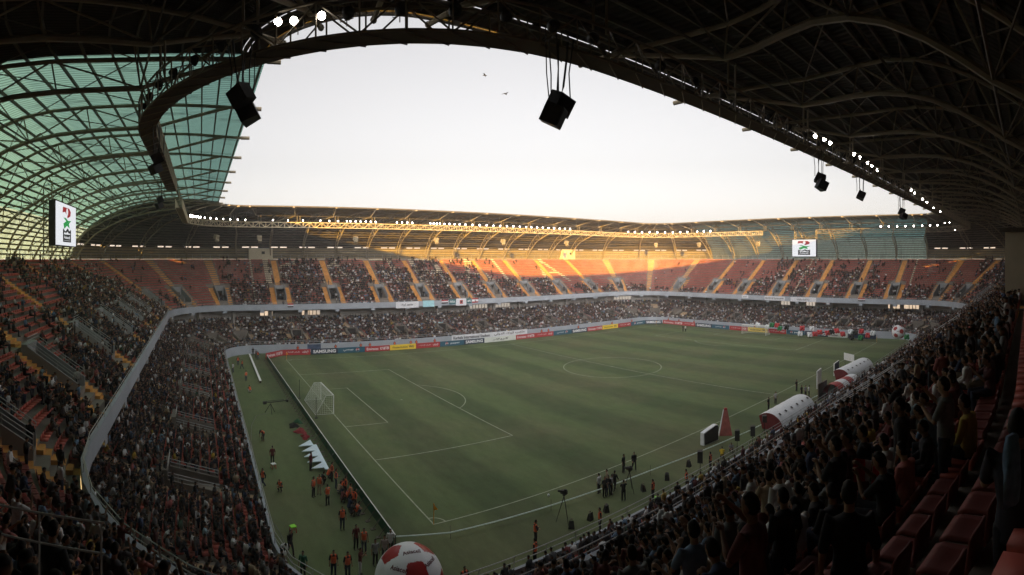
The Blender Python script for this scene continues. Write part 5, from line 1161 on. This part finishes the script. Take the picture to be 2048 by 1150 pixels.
G += [(*R3(390, 318), 2.4, 'bend', DK, DK, 'steward in an orange vest bending over between the crowd wall and the boards', 1), (*R3(450, 456), 0, 'stand', MAR, DK, 'person in dark red standing behind a small stool', 0), (*R3(390, 608), 2, 'walk', DK, NV, 'steward in an orange vest walking close to the crowd wall', 1), (*R3(500, 630), 2.5, 'crouch', DK, DK, 'seated steward in an orange vest in the middle of the strip behind the goal', 1),
      (*R3(688, 500), 4, 'stand', MAR, DK, 'person in dark red standing before the white pointed sheets', 0), (*R3(705, 665), 3.8, 'stand', TAN_, DK, 'steward in an orange vest, left of a pair below the white sheets', 1), (*R3(742, 650), 2.6, 'stand', TAN_, TAN_, 'steward in an orange vest, right of a pair below the white sheets', 1), (*R3(793, 718), .3, 'stand_fold', TAN_, DK, 'steward in an orange vest with folded arms below the pair', 1),
      (*R3(885, 868), 3.1, 'stand', DK, NV, 'steward in an orange vest and pale cap by the end of the boards', 1), (*R3(970, 990), 3.3, 'stand', MAR, DK, 'person in dark red standing left of two by the board end', 0), (*R3(1020, 1015), 3.0, 'stand', TAN_, NV, 'steward in an orange vest with hands low by the board end', 1), (*R3(560, 1030), 3.6, 'walk', DK, DK, 'dark figure walking beside the green topped stool', 0),
      (*R3(515, 1060), 3.4, 'bend', WH, DK, 'person in a white checked shirt bending near the crowd wall', 0), (*R3(512, 1140), 3.0, 'stand', WH, NV, 'person in a white shirt leaning at the crowd wall near the bottom edge', 0), (*R3(640, 1170), 2.6, 'stand', (.04, .14, .08), DK, 'person in a dark green top at the bottom edge', 0), (*R3(830, 1165), 3.0, 'stand', DK, NV, 'steward in an orange vest standing near the bottom edge', 1), (*R3(918, 1175), 3.3, 'stand', DK, NV, 'steward in an orange vest second from left at the bottom edge', 1),
      (*R3(995, 1150), 4.2, 'stand_film', MAR, WH, 'person in dark red and pale trousers filming near the giant ball', 0), (*R3(1090, 1090), 3.1, 'stand', GRY, DK, 'person in a grey shirt left of the giant ball', 0), (769, 1122, 2.9, 'stand', (.35, .27, .26), DK, 'person in a pinkish shirt half behind the giant ball', 0), (781, 1108, 2.8, 'stand', WH, DK, 'person in a white shirt just behind the giant ball', 0), (929, 1190, 3.1, 'stand', DK, NV, 'steward in an orange vest whose head shows right of the giant ball', 1)]
for j, (x, y) in enumerate([(820, 555), (800, 540), (760, 575), (845, 600), (880, 620), (865, 640), (905, 650), (915, 680), (885, 690), (935, 700), (950, 690), (930, 740), (965, 735), (975, 770), (945, 775)]): G.append((*R3(x, y + 12), 4.6 + (j % 3) * .3, 'crouch' if j % 3 else 'stand', (MAR, TAN_, DK, NV)[j % 4], (DK, NV)[j % 2], '%s figure %s behind the boards, %s from the white sheets' % (('orange vested' if j % 3 != 2 else 'dark'), 'crouching' if j % 3 else 'standing', 'first second third fourth fifth sixth seventh eighth ninth tenth eleventh twelfth thirteenth fourteenth fifteenth'.split()[j]), j % 3 != 2))
G += [(1071, 1089, -1.9, 'stand_fold', DK, DK, 'steward in an orange vest and cap standing on the near side track', 1), (1070, 1130, .5, 'stand', DK, DK, 'steward in an orange vest by the near railing below another steward', 1), (1200, 1062, 1.0, 'stand', DK, DK, 'steward in an orange vest by the near railing right of the black tripod', 1), (1306, 1000, .3, 'stand', DK, DK, 'steward in an orange vest standing on a small green mat', 1), (1373, 978, .6, 'stand', DK, DK, 'steward in an orange vest at the near railing left of the speaker stands', 1), (1421, 940, .2, 'stand', DK, DK, 'steward in an orange vest beside the first speaker stand', 1),
      (1444, 916, -1, 'crouch', (.6, .42, .03), DK, 'person in a yellow top crouching near the speaker stands', 0), (1463, 905, 2, 'crouch', GRY, DK, 'person in grey beside the yellow topped one', 0), (1198, 987, 0.2, 'stand', WH, DK, 'person in a pale shirt, leftmost of the group at the near touchline', 0), (1209, 994, 3, 'stand', DK, DK, 'dark clad person front left in the touchline group', 0), (1217, 991, 2, 'stand_fold', DK, NV, 'dark clad person in the middle of the touchline group', 0), (1214, 978, 1, 'stand', TAN_, DK, 'person in tan at the back of the touchline group', 0), (1223, 989, 4, 'stand', GRY, DK, 'grey clad person at the right of the touchline group', 0), (1229, 981, 5, 'walk', DK, DK, 'dark clad person with white shoes, rightmost of the touchline group', 0),
      (1247, 945, 3.4, 'stand', DK, DK, 'man in black, left of a pair on the touchline', 0), (1268, 940, 2.6, 'walk', DK, DK, 'man in black, right of a pair on the touchline', 0), (1247, 1002, -.7, 'stand_film', DK, DK, 'camera operator in black working at the second tripod', 0), (1537, 820, 3.2, 'stand', DK, DK, 'dark clad person before the first dugout', 0), (1551, 808, 2.8, 'stand', WH, DK, 'person in a white top before the first dugout', 0), (1593, 782, 3, 'stand', DK, DK, 'lone dark clad person on the touchline near the halfway line', 0), (1603, 794, 3, 'stand', DK, DK, 'dark clad person, left of three by the dark panel', 0), (1611, 794, 2.8, 'stand', GRY, DK, 'grey clad person, middle of three by the dark panel', 0), (1618, 794, 3.5, 'stand', WH, DK, 'person in white, right of three by the dark panel', 0),
      (1366, 663, 3, 'stand', DK, DK, 'tiny figure at the far right corner of the pitch, left of a pair', 0), (1371, 663, 3.2, 'stand', WH, DK, 'tiny pale figure at the far right corner of the pitch, right of a pair', 0)]
for u, v, fc, kd, sh, tr, lab, vs_ in G: gp(u, v, fc, kd, sh, tr, lab, bool(vs_))
for j, (u, v) in enumerate([(586, 694), (659, 692), (702, 687), (719, 686), (760, 681), (800, 683), (807, 681), (846, 680), (1061, 664), (1071, 662), (1125, 655), (1195, 648), (1240, 644), (1330, 638), (1365, 640), (1385, 642), (1418, 644), (1540, 652)]):
    p = at_z(u, v, 0.4); q = (p[0], 74.6, 0) if u < 1290 else (111.0, p[1], 0); person(q, 3.1, 'stand', DK, NV, 'tiny orange vested steward between boards and far wall, %s from the left' % 'first second third fourth fifth sixth seventh eighth ninth tenth eleventh twelfth thirteenth fourteenth fifteenth sixteenth seventeenth eighteenth'.split()[j], 'stewards along the far wall', SKN, True)
# foreground figures in the dark near stand
def row_floor(y): k = int((-22 - y) / .8087); return up_z(k)
fgp = [(-12.4, -34.6, 'stand', DK, 'large dark silhouette of a standing man at lower right', 1.1), (-13.35, -36.22, 'stand_film', (.03, .03, .04), 'dark figure standing at the right edge with a blue cloth', 1.6), (-10.6, -33.0, 'stand', DK, 'dark standing figure left of the hanging flags', .4), (-9.2, -33.9, 'sit_lean', MAR, 'dark red clad figure leaning forward by the flags', .2)]
for x, y, kd, c, lab, fc in fgp: person((x, y, row_floor(y)), -fc, kd, c, DK, lab, 'spectators closest to the camera', SKN)
p = at_d(2026, 870, 3.3); r = empty('hanging_jacket', p, -.5, 'crumpled blue cloth hanging from an arm at the right edge', 'jacket'); mb = MB(); n, m_ = 8, 10; vs = []
for j in range(m_):
    t = j / (m_ - 1); wd = .045 + .05 * math.sin(min(1, t * 1.2) * math.pi * .8)
    for i in range(n): a = 2 * math.pi * i / n; k2 = 1 + .25 * math.sin(3 * a + 5 * t); vs.append((math.cos(a) * wd * k2 - .03 * t, math.sin(a) * .035 * k2, -.42 * t))
mb.add(vs, [(j * n + i, j * n + (i + 1) % n, (j + 1) * n + (i + 1) % n, (j + 1) * n + i) for j in range(m_ - 1) for i in range(n)] + [tuple(range(n))[::-1], tuple((m_ - 1) * n + i for i in range(n))]); mb.build('cloth', mat('denim_blue_cloth', (.13, .19, .28), .9, vary=.3, scale=14), r, True)

mb = MB(); a_, b_ = at_d(-40, 975, 7.1), at_d(208, 1060, 6.5); a_[2] = b_[2] = 16.95; M_gr = mat('bright_rail', (.62, .62, .6), .4, vary=.05)
for dz in (0, -.38): mb.tube([a_ + np.array([0, 0, dz]), b_ + np.array([0, 0, dz])], .014, 6)
for t in (.02, .5, .98): q = a_ * (1 - t) + b_ * t; mb.tube([q, (q[0], q[1], 15.3)], .012, 6)
tag(mb.build('guard_rail', M_gr, None), 'short galvanised guard rail among the spectators at lower left', 'railing')
def tripod_cam(u, v, lab, h=1.75, cam_=True):
    r = empty('camera_tripod', at_z(u, v, 0), .4, lab, 'camera tripod', 'broadcast cameras on tripods'); mb = MB()
    for k in range(3): a = k * 2.094; mb.tube([(0, 0, h), (.62 * math.cos(a), .62 * math.sin(a), 0)], [.035, .02], 5)
    mb.build('tripod_legs', M_black, r); mb = MB(); mb.box((0, 0, h + .1), (.16, .16, .16)); mb.build('tripod_head', M_black, r); mb = MB(); mb.box((0, 0, h + .3), (.24, .5, .26)); mb.tube([(0, .25, h + .3), (0, .5, h + .3)], .09, 8); mb.box((0, -.12, h + .47), (.12, .2, .1)); mb.build('video_camera', M_black, r); return r
tripod_cam(1128, 1044, 'black camera on a tall tripod standing alone on the near side track', 2.0); tripod_cam(1259, 984, 'black camera on a tripod beside the touchline group')
r = empty('camera_crane', at_z(541, 826, 0), .35, 'black camera crane on a tripod behind the near goal', 'camera crane'); mb = MB()
for k in range(3): a = k * 2.094 + .3; mb.tube([(0, 0, 1.25), (.75 * math.cos(a), .75 * math.sin(a), 0)], .04, 5)
mb.build('tripod_legs', M_black, r); mb = MB(); mb.tube([(-.75, 0, 1.5), (0, 0, 1.4), (2.4, 0, 1.35)], .06, 6); mb.tube([(-.7, 0, 1.62), (2.0, 0, 1.5)], .03, 5); mb.build('boom', M_black, r); mb = MB(); mb.box((-.85, 0, 1.45), (.4, .3, .35)); mb.build('counterweight', M_black, r); mb = MB(); mb.box((2.5, 0, 1.3), (.25, .3, .3)); mb.build('video_camera', M_black, r)
cb = [at_z(*q, .02) for q in (R3(430, 140), R3(350, 160), R3(320, 220), R3(318, 320), R3(345, 460))]; mb = MB(); mb.tube([tuple(q) for q in cb], .025, 4); tag(mb.build('cable', mat('pale_cable', (.2, .2, .18), .7), None), 'thin pale cable curving over the grass by the camera crane', 'cable')
cb = [at_z(*q, .02) for q in (R3(415, 800), R3(470, 840), R3(505, 900), R3(560, 1040), R3(610, 1140))]; mb = MB(); mb.tube([tuple(q) for q in cb], .025, 4); tag(mb.build('cable', mat('pale_cable', (.2, .2, .18), .7), None), 'thin pale cable curving over the grass near the bottom edge', 'cable')
# long low bench
a, b = at_z(499, 712, 0), at_z(521, 767, 0); c = (a + b) / 2; L_ = float(np.linalg.norm(b - a)); r = empty('bench', c, math.atan2(b[1] - a[1], b[0] - a[0]), 'long low pale bench standing on the grass at far left', 'bench'); mb = MB(); mb.box((0, 0, .45), (L_, .35, .06)); mb.build('seat', M_whitep, r)
for x in np.linspace(-L_ / 2 + .2, L_ / 2 - .2, 9): mb = MB(); mb.box((x, 0, .21), (.06, .3, .42)); mb.build('leg', M_steeld, r)
for u, v, m, lab in ((*R3(457, 488), M_whitep, 'small stool with a white top on the strip behind the goal'), (*R3(578, 885), mat('lime_plastic', (.30, .80, .05), .5, vary=.05), 'small stool with a bright green top near the bottom edge')):
    r = empty('stool', at_z(u, v, 0), .3, lab, 'stool', 'small stools'); mb = MB(); mb.box((0, 0, .46), (.42, .42, .06)); mb.build('seat', m, r)
    for x in (-.15, .15):
        for y in (-.15, .15): mb = MB(); mb.tube([(x * 1.3, y * 1.3, 0), (x, y, .44)], .035, 5); mb.build('leg', M_red, r)
o = MB(); o.box((0, 0, .02), (.55, .4, .03), .4); q = o.build('mat', mat('lime_plastic', (.3, .8, .05)), None); q.location = at_z(1312, 996, 0); tag(q, 'small lime green mat on the grass by a steward', 'mat')
# white pointed sheets lying by the boards
for j, (x, y) in enumerate([(685, 312), (705, 345), (718, 378), (738, 412), (765, 450)]):
    tip = at_z(*R3(x - 72, y + 40 + (j == 0) * 0), .25); e0 = at_z(*R3(x, y), .5); e1 = at_z(*R3(x + 22, y + 33), .35); c = (tip + e0 + e1) / 3
    mb = MB(); t = [V(q - c) for q in (tip, e0, e1)]; z = V((0, 0, .06)); mb.add(t + [q + z for q in t], [(2, 1, 0), (3, 4, 5), (0, 1, 4, 3), (1, 2, 5, 4), (2, 0, 3, 5)]); o = mb.build('pointed_sheet', mat('pale_blue_sheet', (.62, .74, .80), .6, vary=.08, scale=1), None); o.location = c
    tag(o, 'stiff pale blue white triangular sheet pointing away from the boards, %s of five' % 'first second third fourth fifth'.split()[j], 'sheet', 'triangular sheets behind the boards')
a, b = at_z(*R3(712, 340), .4), at_z(*R3(790, 492), .4); mb = MB(); c = (a + b) / 2; mb.beam(V(a - c), V(b - c), .4, .06); o = mb.build('sheet_strip', mat('pale_blue_sheet', (.62, .74, .80)), None); o.location = c; tag(o, 'long pale strip joining the triangular sheets along the boards', 'sheet')
def heap(u, v, m, s, lab):
    mb = MB(); n, k = 16, 7; vs = []; rr = random.Random(u)
    for j in range(k):
        t = j / (k - 1)
        for i in range(n): a = 2 * math.pi * i / n; q = (1 - t ** 1.6) * (1 + .35 * math.sin(3 * a + u) + .2 * rr.uniform(-1, 1)); vs.append((math.cos(a) * s * q, math.sin(a) * s * 1.5 * q, .42 * t * (.8 + .4 * rr.random())))
    mb.add(vs, [(j * n + i, j * n + (i + 1) % n, (j + 1) * n + (i + 1) % n, (j + 1) * n + i) for j in range(k - 1) for i in range(n)] + [tuple((k - 1) * n + i for i in range(n))]); o = mb.build('cloth_heap', m, None, True); o.location = at_z(u, v, 0); tag(o, lab, 'heap', 'heaps of folded cloth')
heap(*R3(580, 225), M_cblk, .55, 'heap of dark cloth behind the boards near the goal'); heap(*R3(605, 200), M_cgreen, .5, 'heap of green cloth behind the boards near the goal'); heap(*R3(625, 258), mat('dull_red_cloth', (.20, .025, .03), .9, vary=.4, scale=6), .65, 'larger heap of red cloth behind the boards'); heap(*R3(655, 295), mat('dull_red_cloth', (.20, .025, .03)), .45, 'smaller heap of red cloth nearest the white sheets')
# speakers on stands
R7 = lambda x, y: (1348 + x / 2.874, 750 + y / 2.874)
for j, (x, y, yf) in enumerate([(150, 468, 575), (363, 345, 445), (452, 320, 392), (520, 250, 340)]):
    u, vf = R7(x, yf); p = at_z(u, vf, 0); d = math.hypot(p[0] - EYE[0], p[1] - EYE[1]); zc = EYE[2] + (V0 - R7(x, y)[1]) / F * d
    r = empty('speaker_on_stand', p, .6, 'black loudspeaker on a stand by the near railing, %s from the left' % 'first second third fourth'.split()[j], 'loudspeaker', 'speakers on stands along the near railing'); mb = MB(); mb.tube([(0, 0, 0), (0, 0, zc)], .03, 6); mb.build('pole', M_black, r); mb = MB()
    for k in range(3): a = k * 2.094; mb.tube([(0, 0, .7), (.5 * math.cos(a), .5 * math.sin(a), 0)], .02, 5)
    mb.build('tripod_legs', M_black, r); mb = MB(); w1 = .3 if j < 3 else .36; h1 = .55 if j < 3 else .38; mb.hexa([(-w1, -.25, zc - h1), (w1, -.25, zc - h1), (w1 * .7, .25, zc - h1), (-w1 * .7, .25, zc - h1), (-w1, -.25, zc + h1), (w1, -.25, zc + h1), (w1 * .7, .25, zc + h1 * .9), (-w1 * .7, .25, zc + h1 * .9)]); mb.build('cabinet', M_black, r)
for j, (u, v) in enumerate([(1143, 1056), (1180, 1040), (1212, 1024), (1334, 960), (1378, 933), (1287, 982)]):
    r = empty('equipment_case', at_z(u, v, 0), 2.4 + j, 'squat black case standing on the near side track, %s from the left' % ('first', 'second', 'third', 'fifth', 'sixth', 'fourth')[j], 'case', 'black cases on the near side track'); mb = MB(); mb.hexa([(-.2, -.2, 0), (.2, -.2, 0), (.24, .2, 0), (-.24, .2, 0), (-.14, -.08, .5), (.14, -.08, .5), (.17, .14, .62), (-.17, .14, .62)]); mb.build('cabinet', M_black, r); mb = MB(); mb.box((0, 0, .68), (.2, .06, .05)); mb.build('handle', M_steeld, r)
# curved inflatable wall, tall inflatable column
a, b = at_z(*R7(172, 408), 0), at_z(*R7(256, 372), 0); c = (a + b) / 2; W = float(np.linalg.norm(b - a)); r = empty('inflatable_wall', c, math.atan2(b[1] - a[1], b[0] - a[0]), 'black and white inflatable wall with a curved top on the near touchline', 'inflatable wall')
top = [(-W / 2, 1.35), (-W * .25, 1.5), (0, 1.62), (W * .3, 1.78), (W * .42, 1.75), (W / 2, 1.6)]
def slab(pts, y0, y1, m, nm, r): mb = MB(); k = len(pts); mb.add([(x, y0, z) for x, z in pts] + [(x, y1, z) for x, z in pts], [tuple(range(k)), tuple(range(2 * k - 1, k - 1, -1))] + [(i, i + k, (i + 1) % k + k, (i + 1) % k) for i in range(k)]); return mb.build(nm, m, r)
slab([(-W / 2, 0), (W / 2, 0)] + top[::-1], -.0, .5, M_white, 'rim', r); slab([(-W / 2 + .12, .06), (W / 2 - .1, .06)] + [(x * .94, z - .1) for x, z in top[::-1]], -.05, -.003, M_black, 'front_panel', r)
r = empty('inflatable_column', at_z(1451, 870, 0), -.85, 'tall tapering pinkish inflatable column on the near touchline', 'inflatable column'); mb = MB(); h = 2.9; mb.hexa([(-.75, -.3, 0), (.75, -.3, 0), (.75, .3, 0), (-.75, .3, 0), (-.2, -.14, h), (.2, -.14, h), (.2, .14, h), (-.2, .14, h)]); mb.build('body', mat('faded_pink_vinyl', (.42, .12, .10), .6, vary=.25, scale=2), r); mb = MB(); mb.hexa([(-.82, -.3, 0), (-.76, -.3, 0), (-.76, .3, 0), (-.82, .3, 0), (-.26, -.14, h), (-.21, -.14, h), (-.21, .14, h), (-.26, .14, h)]); mb.build('edge_panel', M_white, r); mb = MB(); mb.box((0, 0, h + .1), (.34, .26, .2)); mb.build('cap', M_red, r)
# dugouts
def dugout(u0, v0, u1, v1, R, lab, n=6):
    a, b = at_z(u0, v0, 0), at_z(u1, v1, 0); c = (a + b) / 2; W = float(np.linalg.norm(b - a)); r = empty('dugout', c, math.atan2(b[1] - a[1], b[0] - a[0]), lab, 'dugout', 'dugouts'); mb = MB(); m_ = 14; nx = 36; vs = []
    for t_ in (R, R - .06):
        for i in range(nx + 1):
            x = -W / 2 + W * i / nx; bulge = .05 * abs(math.sin(math.pi * n * i / nx))
            for j in range(m_ + 1): a_ = math.radians(-8 + 128 * j / m_ + 10); vs.append((x, -math.cos(a_) * (t_ + bulge) + R * .5, max(.02, math.sin(a_) * (t_ + bulge) * .98)))
    k = (nx + 1) * (m_ + 1); fs = []
    for i in range(nx):
        for j in range(m_): q = i * (m_ + 1) + j; fs += [(q, q + m_ + 1, q + m_ + 2, q + 1), (k + q, k + q + 1, k + q + m_ + 2, k + q + m_ + 1)]
    mb.add(vs, fs); sh = mb.build('shell', M_white, r, True)
    for sx in (-W / 2, W / 2): slab_pts = [(-math.cos(math.radians(2 + 128 * j / 12)) * (R - .03) + R * .5, max(.02, math.sin(math.radians(2 + 128 * j / 12)) * (R - .03))) for j in range(13)] + [(R * .9, .02)]; mb = MB(); kk = len(slab_pts); mb.add([(sx + dx, y, z) for dx in (-.03, .03) for y, z in slab_pts], [tuple(range(kk)), tuple(range(2 * kk - 1, kk - 1, -1))] + [(i, i + kk, (i + 1) % kk + kk, (i + 1) % kk) for i in range(kk)]); mb.build('end_panel', M_dred2, r)
    for i in range(n):
        x = -W / 2 + W * (i + .5) / n; a_ = math.radians(58); e = MB(); y, z = -math.cos(a_) * (R + .10) + R * .5, math.sin(a_) * (R + .10); e.box((x, y, z), (.34, .30, .02), 0, HP - a_); e.build('emblem', M_ink, r)
    for i in range(int(W / .7)): mb = MB(); x = -W / 2 + .5 + i * .7; mb.box((x, R * .25, .45), (.5, .5, .1)); mb.box((x, R * .02, .75), (.5, .1, .6)); mb.build('seat', M_redg, r)
    return r
dg = dugout(1552, 862, 1618, 819, 2.0, 'long white dugout tunnel with black emblems and a red end on the near touchline')
dugout(1691, 762, 1738, 736, 1.9, 'farther white dugout tunnel at the end of the near touchline', 6)
a, b = at_z(1664, 800, 0), at_z(1706, 777, 0); c = (a + b) / 2; W = float(np.linalg.norm(b - a)); r = empty('tunnel_tent', c, math.atan2(b[1] - a[1], b[0] - a[0]), 'red and white striped vaulted tent over the players tunnel', 'tent')
for i in range(4):
    x0, x1 = -W / 2 + W * i / 4, -W / 2 + W * (i + 1) / 4; mb = MB(); n = 12; vs = []
    for rr_ in (1.7, 1.63):
        for x, k2 in ((x0 + .01, 1), ((x0 + x1) / 2, 1.04), (x1 - .01, 1)):
            for j in range(n + 1): a_ = math.pi * j / n; vs.append((x, math.cos(a_) * rr_ * k2, math.sin(a_) * rr_ * 1.35 * k2))
    k = 3 * (n + 1); fs = []
    for i2 in range(2):
        for j in range(n): q = i2 * (n + 1) + j; fs += [(q, q + n + 1, q + n + 2, q + 1), (k + q, k + q + 1, k + q + n + 2, k + q + n + 1)]
    mb.add(vs, fs); mb.build('canopy', (M_redg, M_white)[i % 2], r, True)
for u0, v0, u1, v1, h, m, lab in ((1633, 805, 1656, 790, 2.3, M_black, 'tall dark panel beside the striped tent'), (1668, 752, 1678, 744, 2.0, M_bnavy, 'dark framed board on the near touchline past the tent'), (1634, 778, 1642, 770, 2.6, M_whitep, 'narrow pale panel standing on the touchline')):
    a, b = at_z(u0, v0, 0), at_z(u1, v1, 0); c = (a + b) / 2; W = max(.9, float(np.linalg.norm(b - a)));
    if W > 3.2: W = 3.2
    r = empty('standing_panel', c, math.atan2(b[1] - a[1], b[0] - a[0]), lab, 'panel', 'standing panels on the near touchline'); mb = MB(); mb.box((0, 0, h / 2 + .1), (W - .1, .12, h - .1)); mb.build('panel', m, r); mb = MB(); mb.box((-W / 2, 0, h / 2), (.08, .16, h + .1)); mb.box((W / 2, 0, h / 2), (.08, .16, h + .1)); mb.box((0, 0, h + .1), (W + .08, .16, .08)); mb.build('frame', M_steeld if m is M_black else M_whitep, r)
p = at_z(1698, 735, 0); r = empty('lettered_sign', p, 1.0, 'white sign with dark lettering raised at the far end of the near touchline', 'sign'); mb = MB(); mb.box((0, 0, 1.9), (3.0, .1, 1.3)); mb.build('panel', M_whitep, r); mb = MB()
for x in (-1.2, 1.2): mb.tube([(x, 0, 0), (x, 0, 1.4)], .04, 5)
mb.build('post', M_steeld, r); text('Karbala', .7, M_ink, r, (0, -.06, 1.9), (HP, 0, 0), 2.5, bold=.03)
# birds
for j, (u, v) in enumerate(((970, 151), (1011, 188))):
    mb = MB(); mb.tube([(0, -.22, 0), (0, -.08, .01), (0, .1, 0), (0, .24, -.01)], [.01, .05, .045, .008], 6)
    for s in (-1, 1): mb.add([(0, -.08, .02), (s * .28, -.02, .10), (s * .52, .1, .02), (s * .26, .08, .07), (0, .08, .02), (0, -.08, .0), (s * .28, -.02, .085), (s * .52, .1, .01), (s * .26, .08, .055), (0, .08, .0)], [(0, 1, 2, 3, 4), (9, 8, 7, 6, 5), (0, 5, 6, 1), (1, 6, 7, 2), (2, 7, 8, 3), (3, 8, 9, 4)])
    o = mb.build('bird', M_black, None); o.location = at_d(u, v, 62); o.scale = (1.25,) * 3; o.rotation_euler = (.2, 0, j + .8); tag(o, ('dark bird flying high in the open sky, upper of two', 'dark bird flying in the open sky, lower of two')[j], 'bird', 'birds')

# thin evening haze in the bowl
mb = MB(); mb.box((0, 0, 17.5), (3040, 3040, 37.6)); o = mb.build('haze', None, None)
m = bpy.data.materials.new('evening_haze'); m.use_nodes = True; n = m.node_tree.nodes; n.remove(n['Principled BSDF']); vo = n.new('ShaderNodeVolumePrincipled')
vo.inputs['Color'].default_value = (.95, .92, .90, 1); vo.inputs['Density'].default_value = 0.0008; vo.inputs['Anisotropy'].default_value = 0.2
m.node_tree.links.new(vo.outputs[0], n['Material Output'].inputs['Volume']); o.data.materials.append(m); tag(o, kind='stuff')
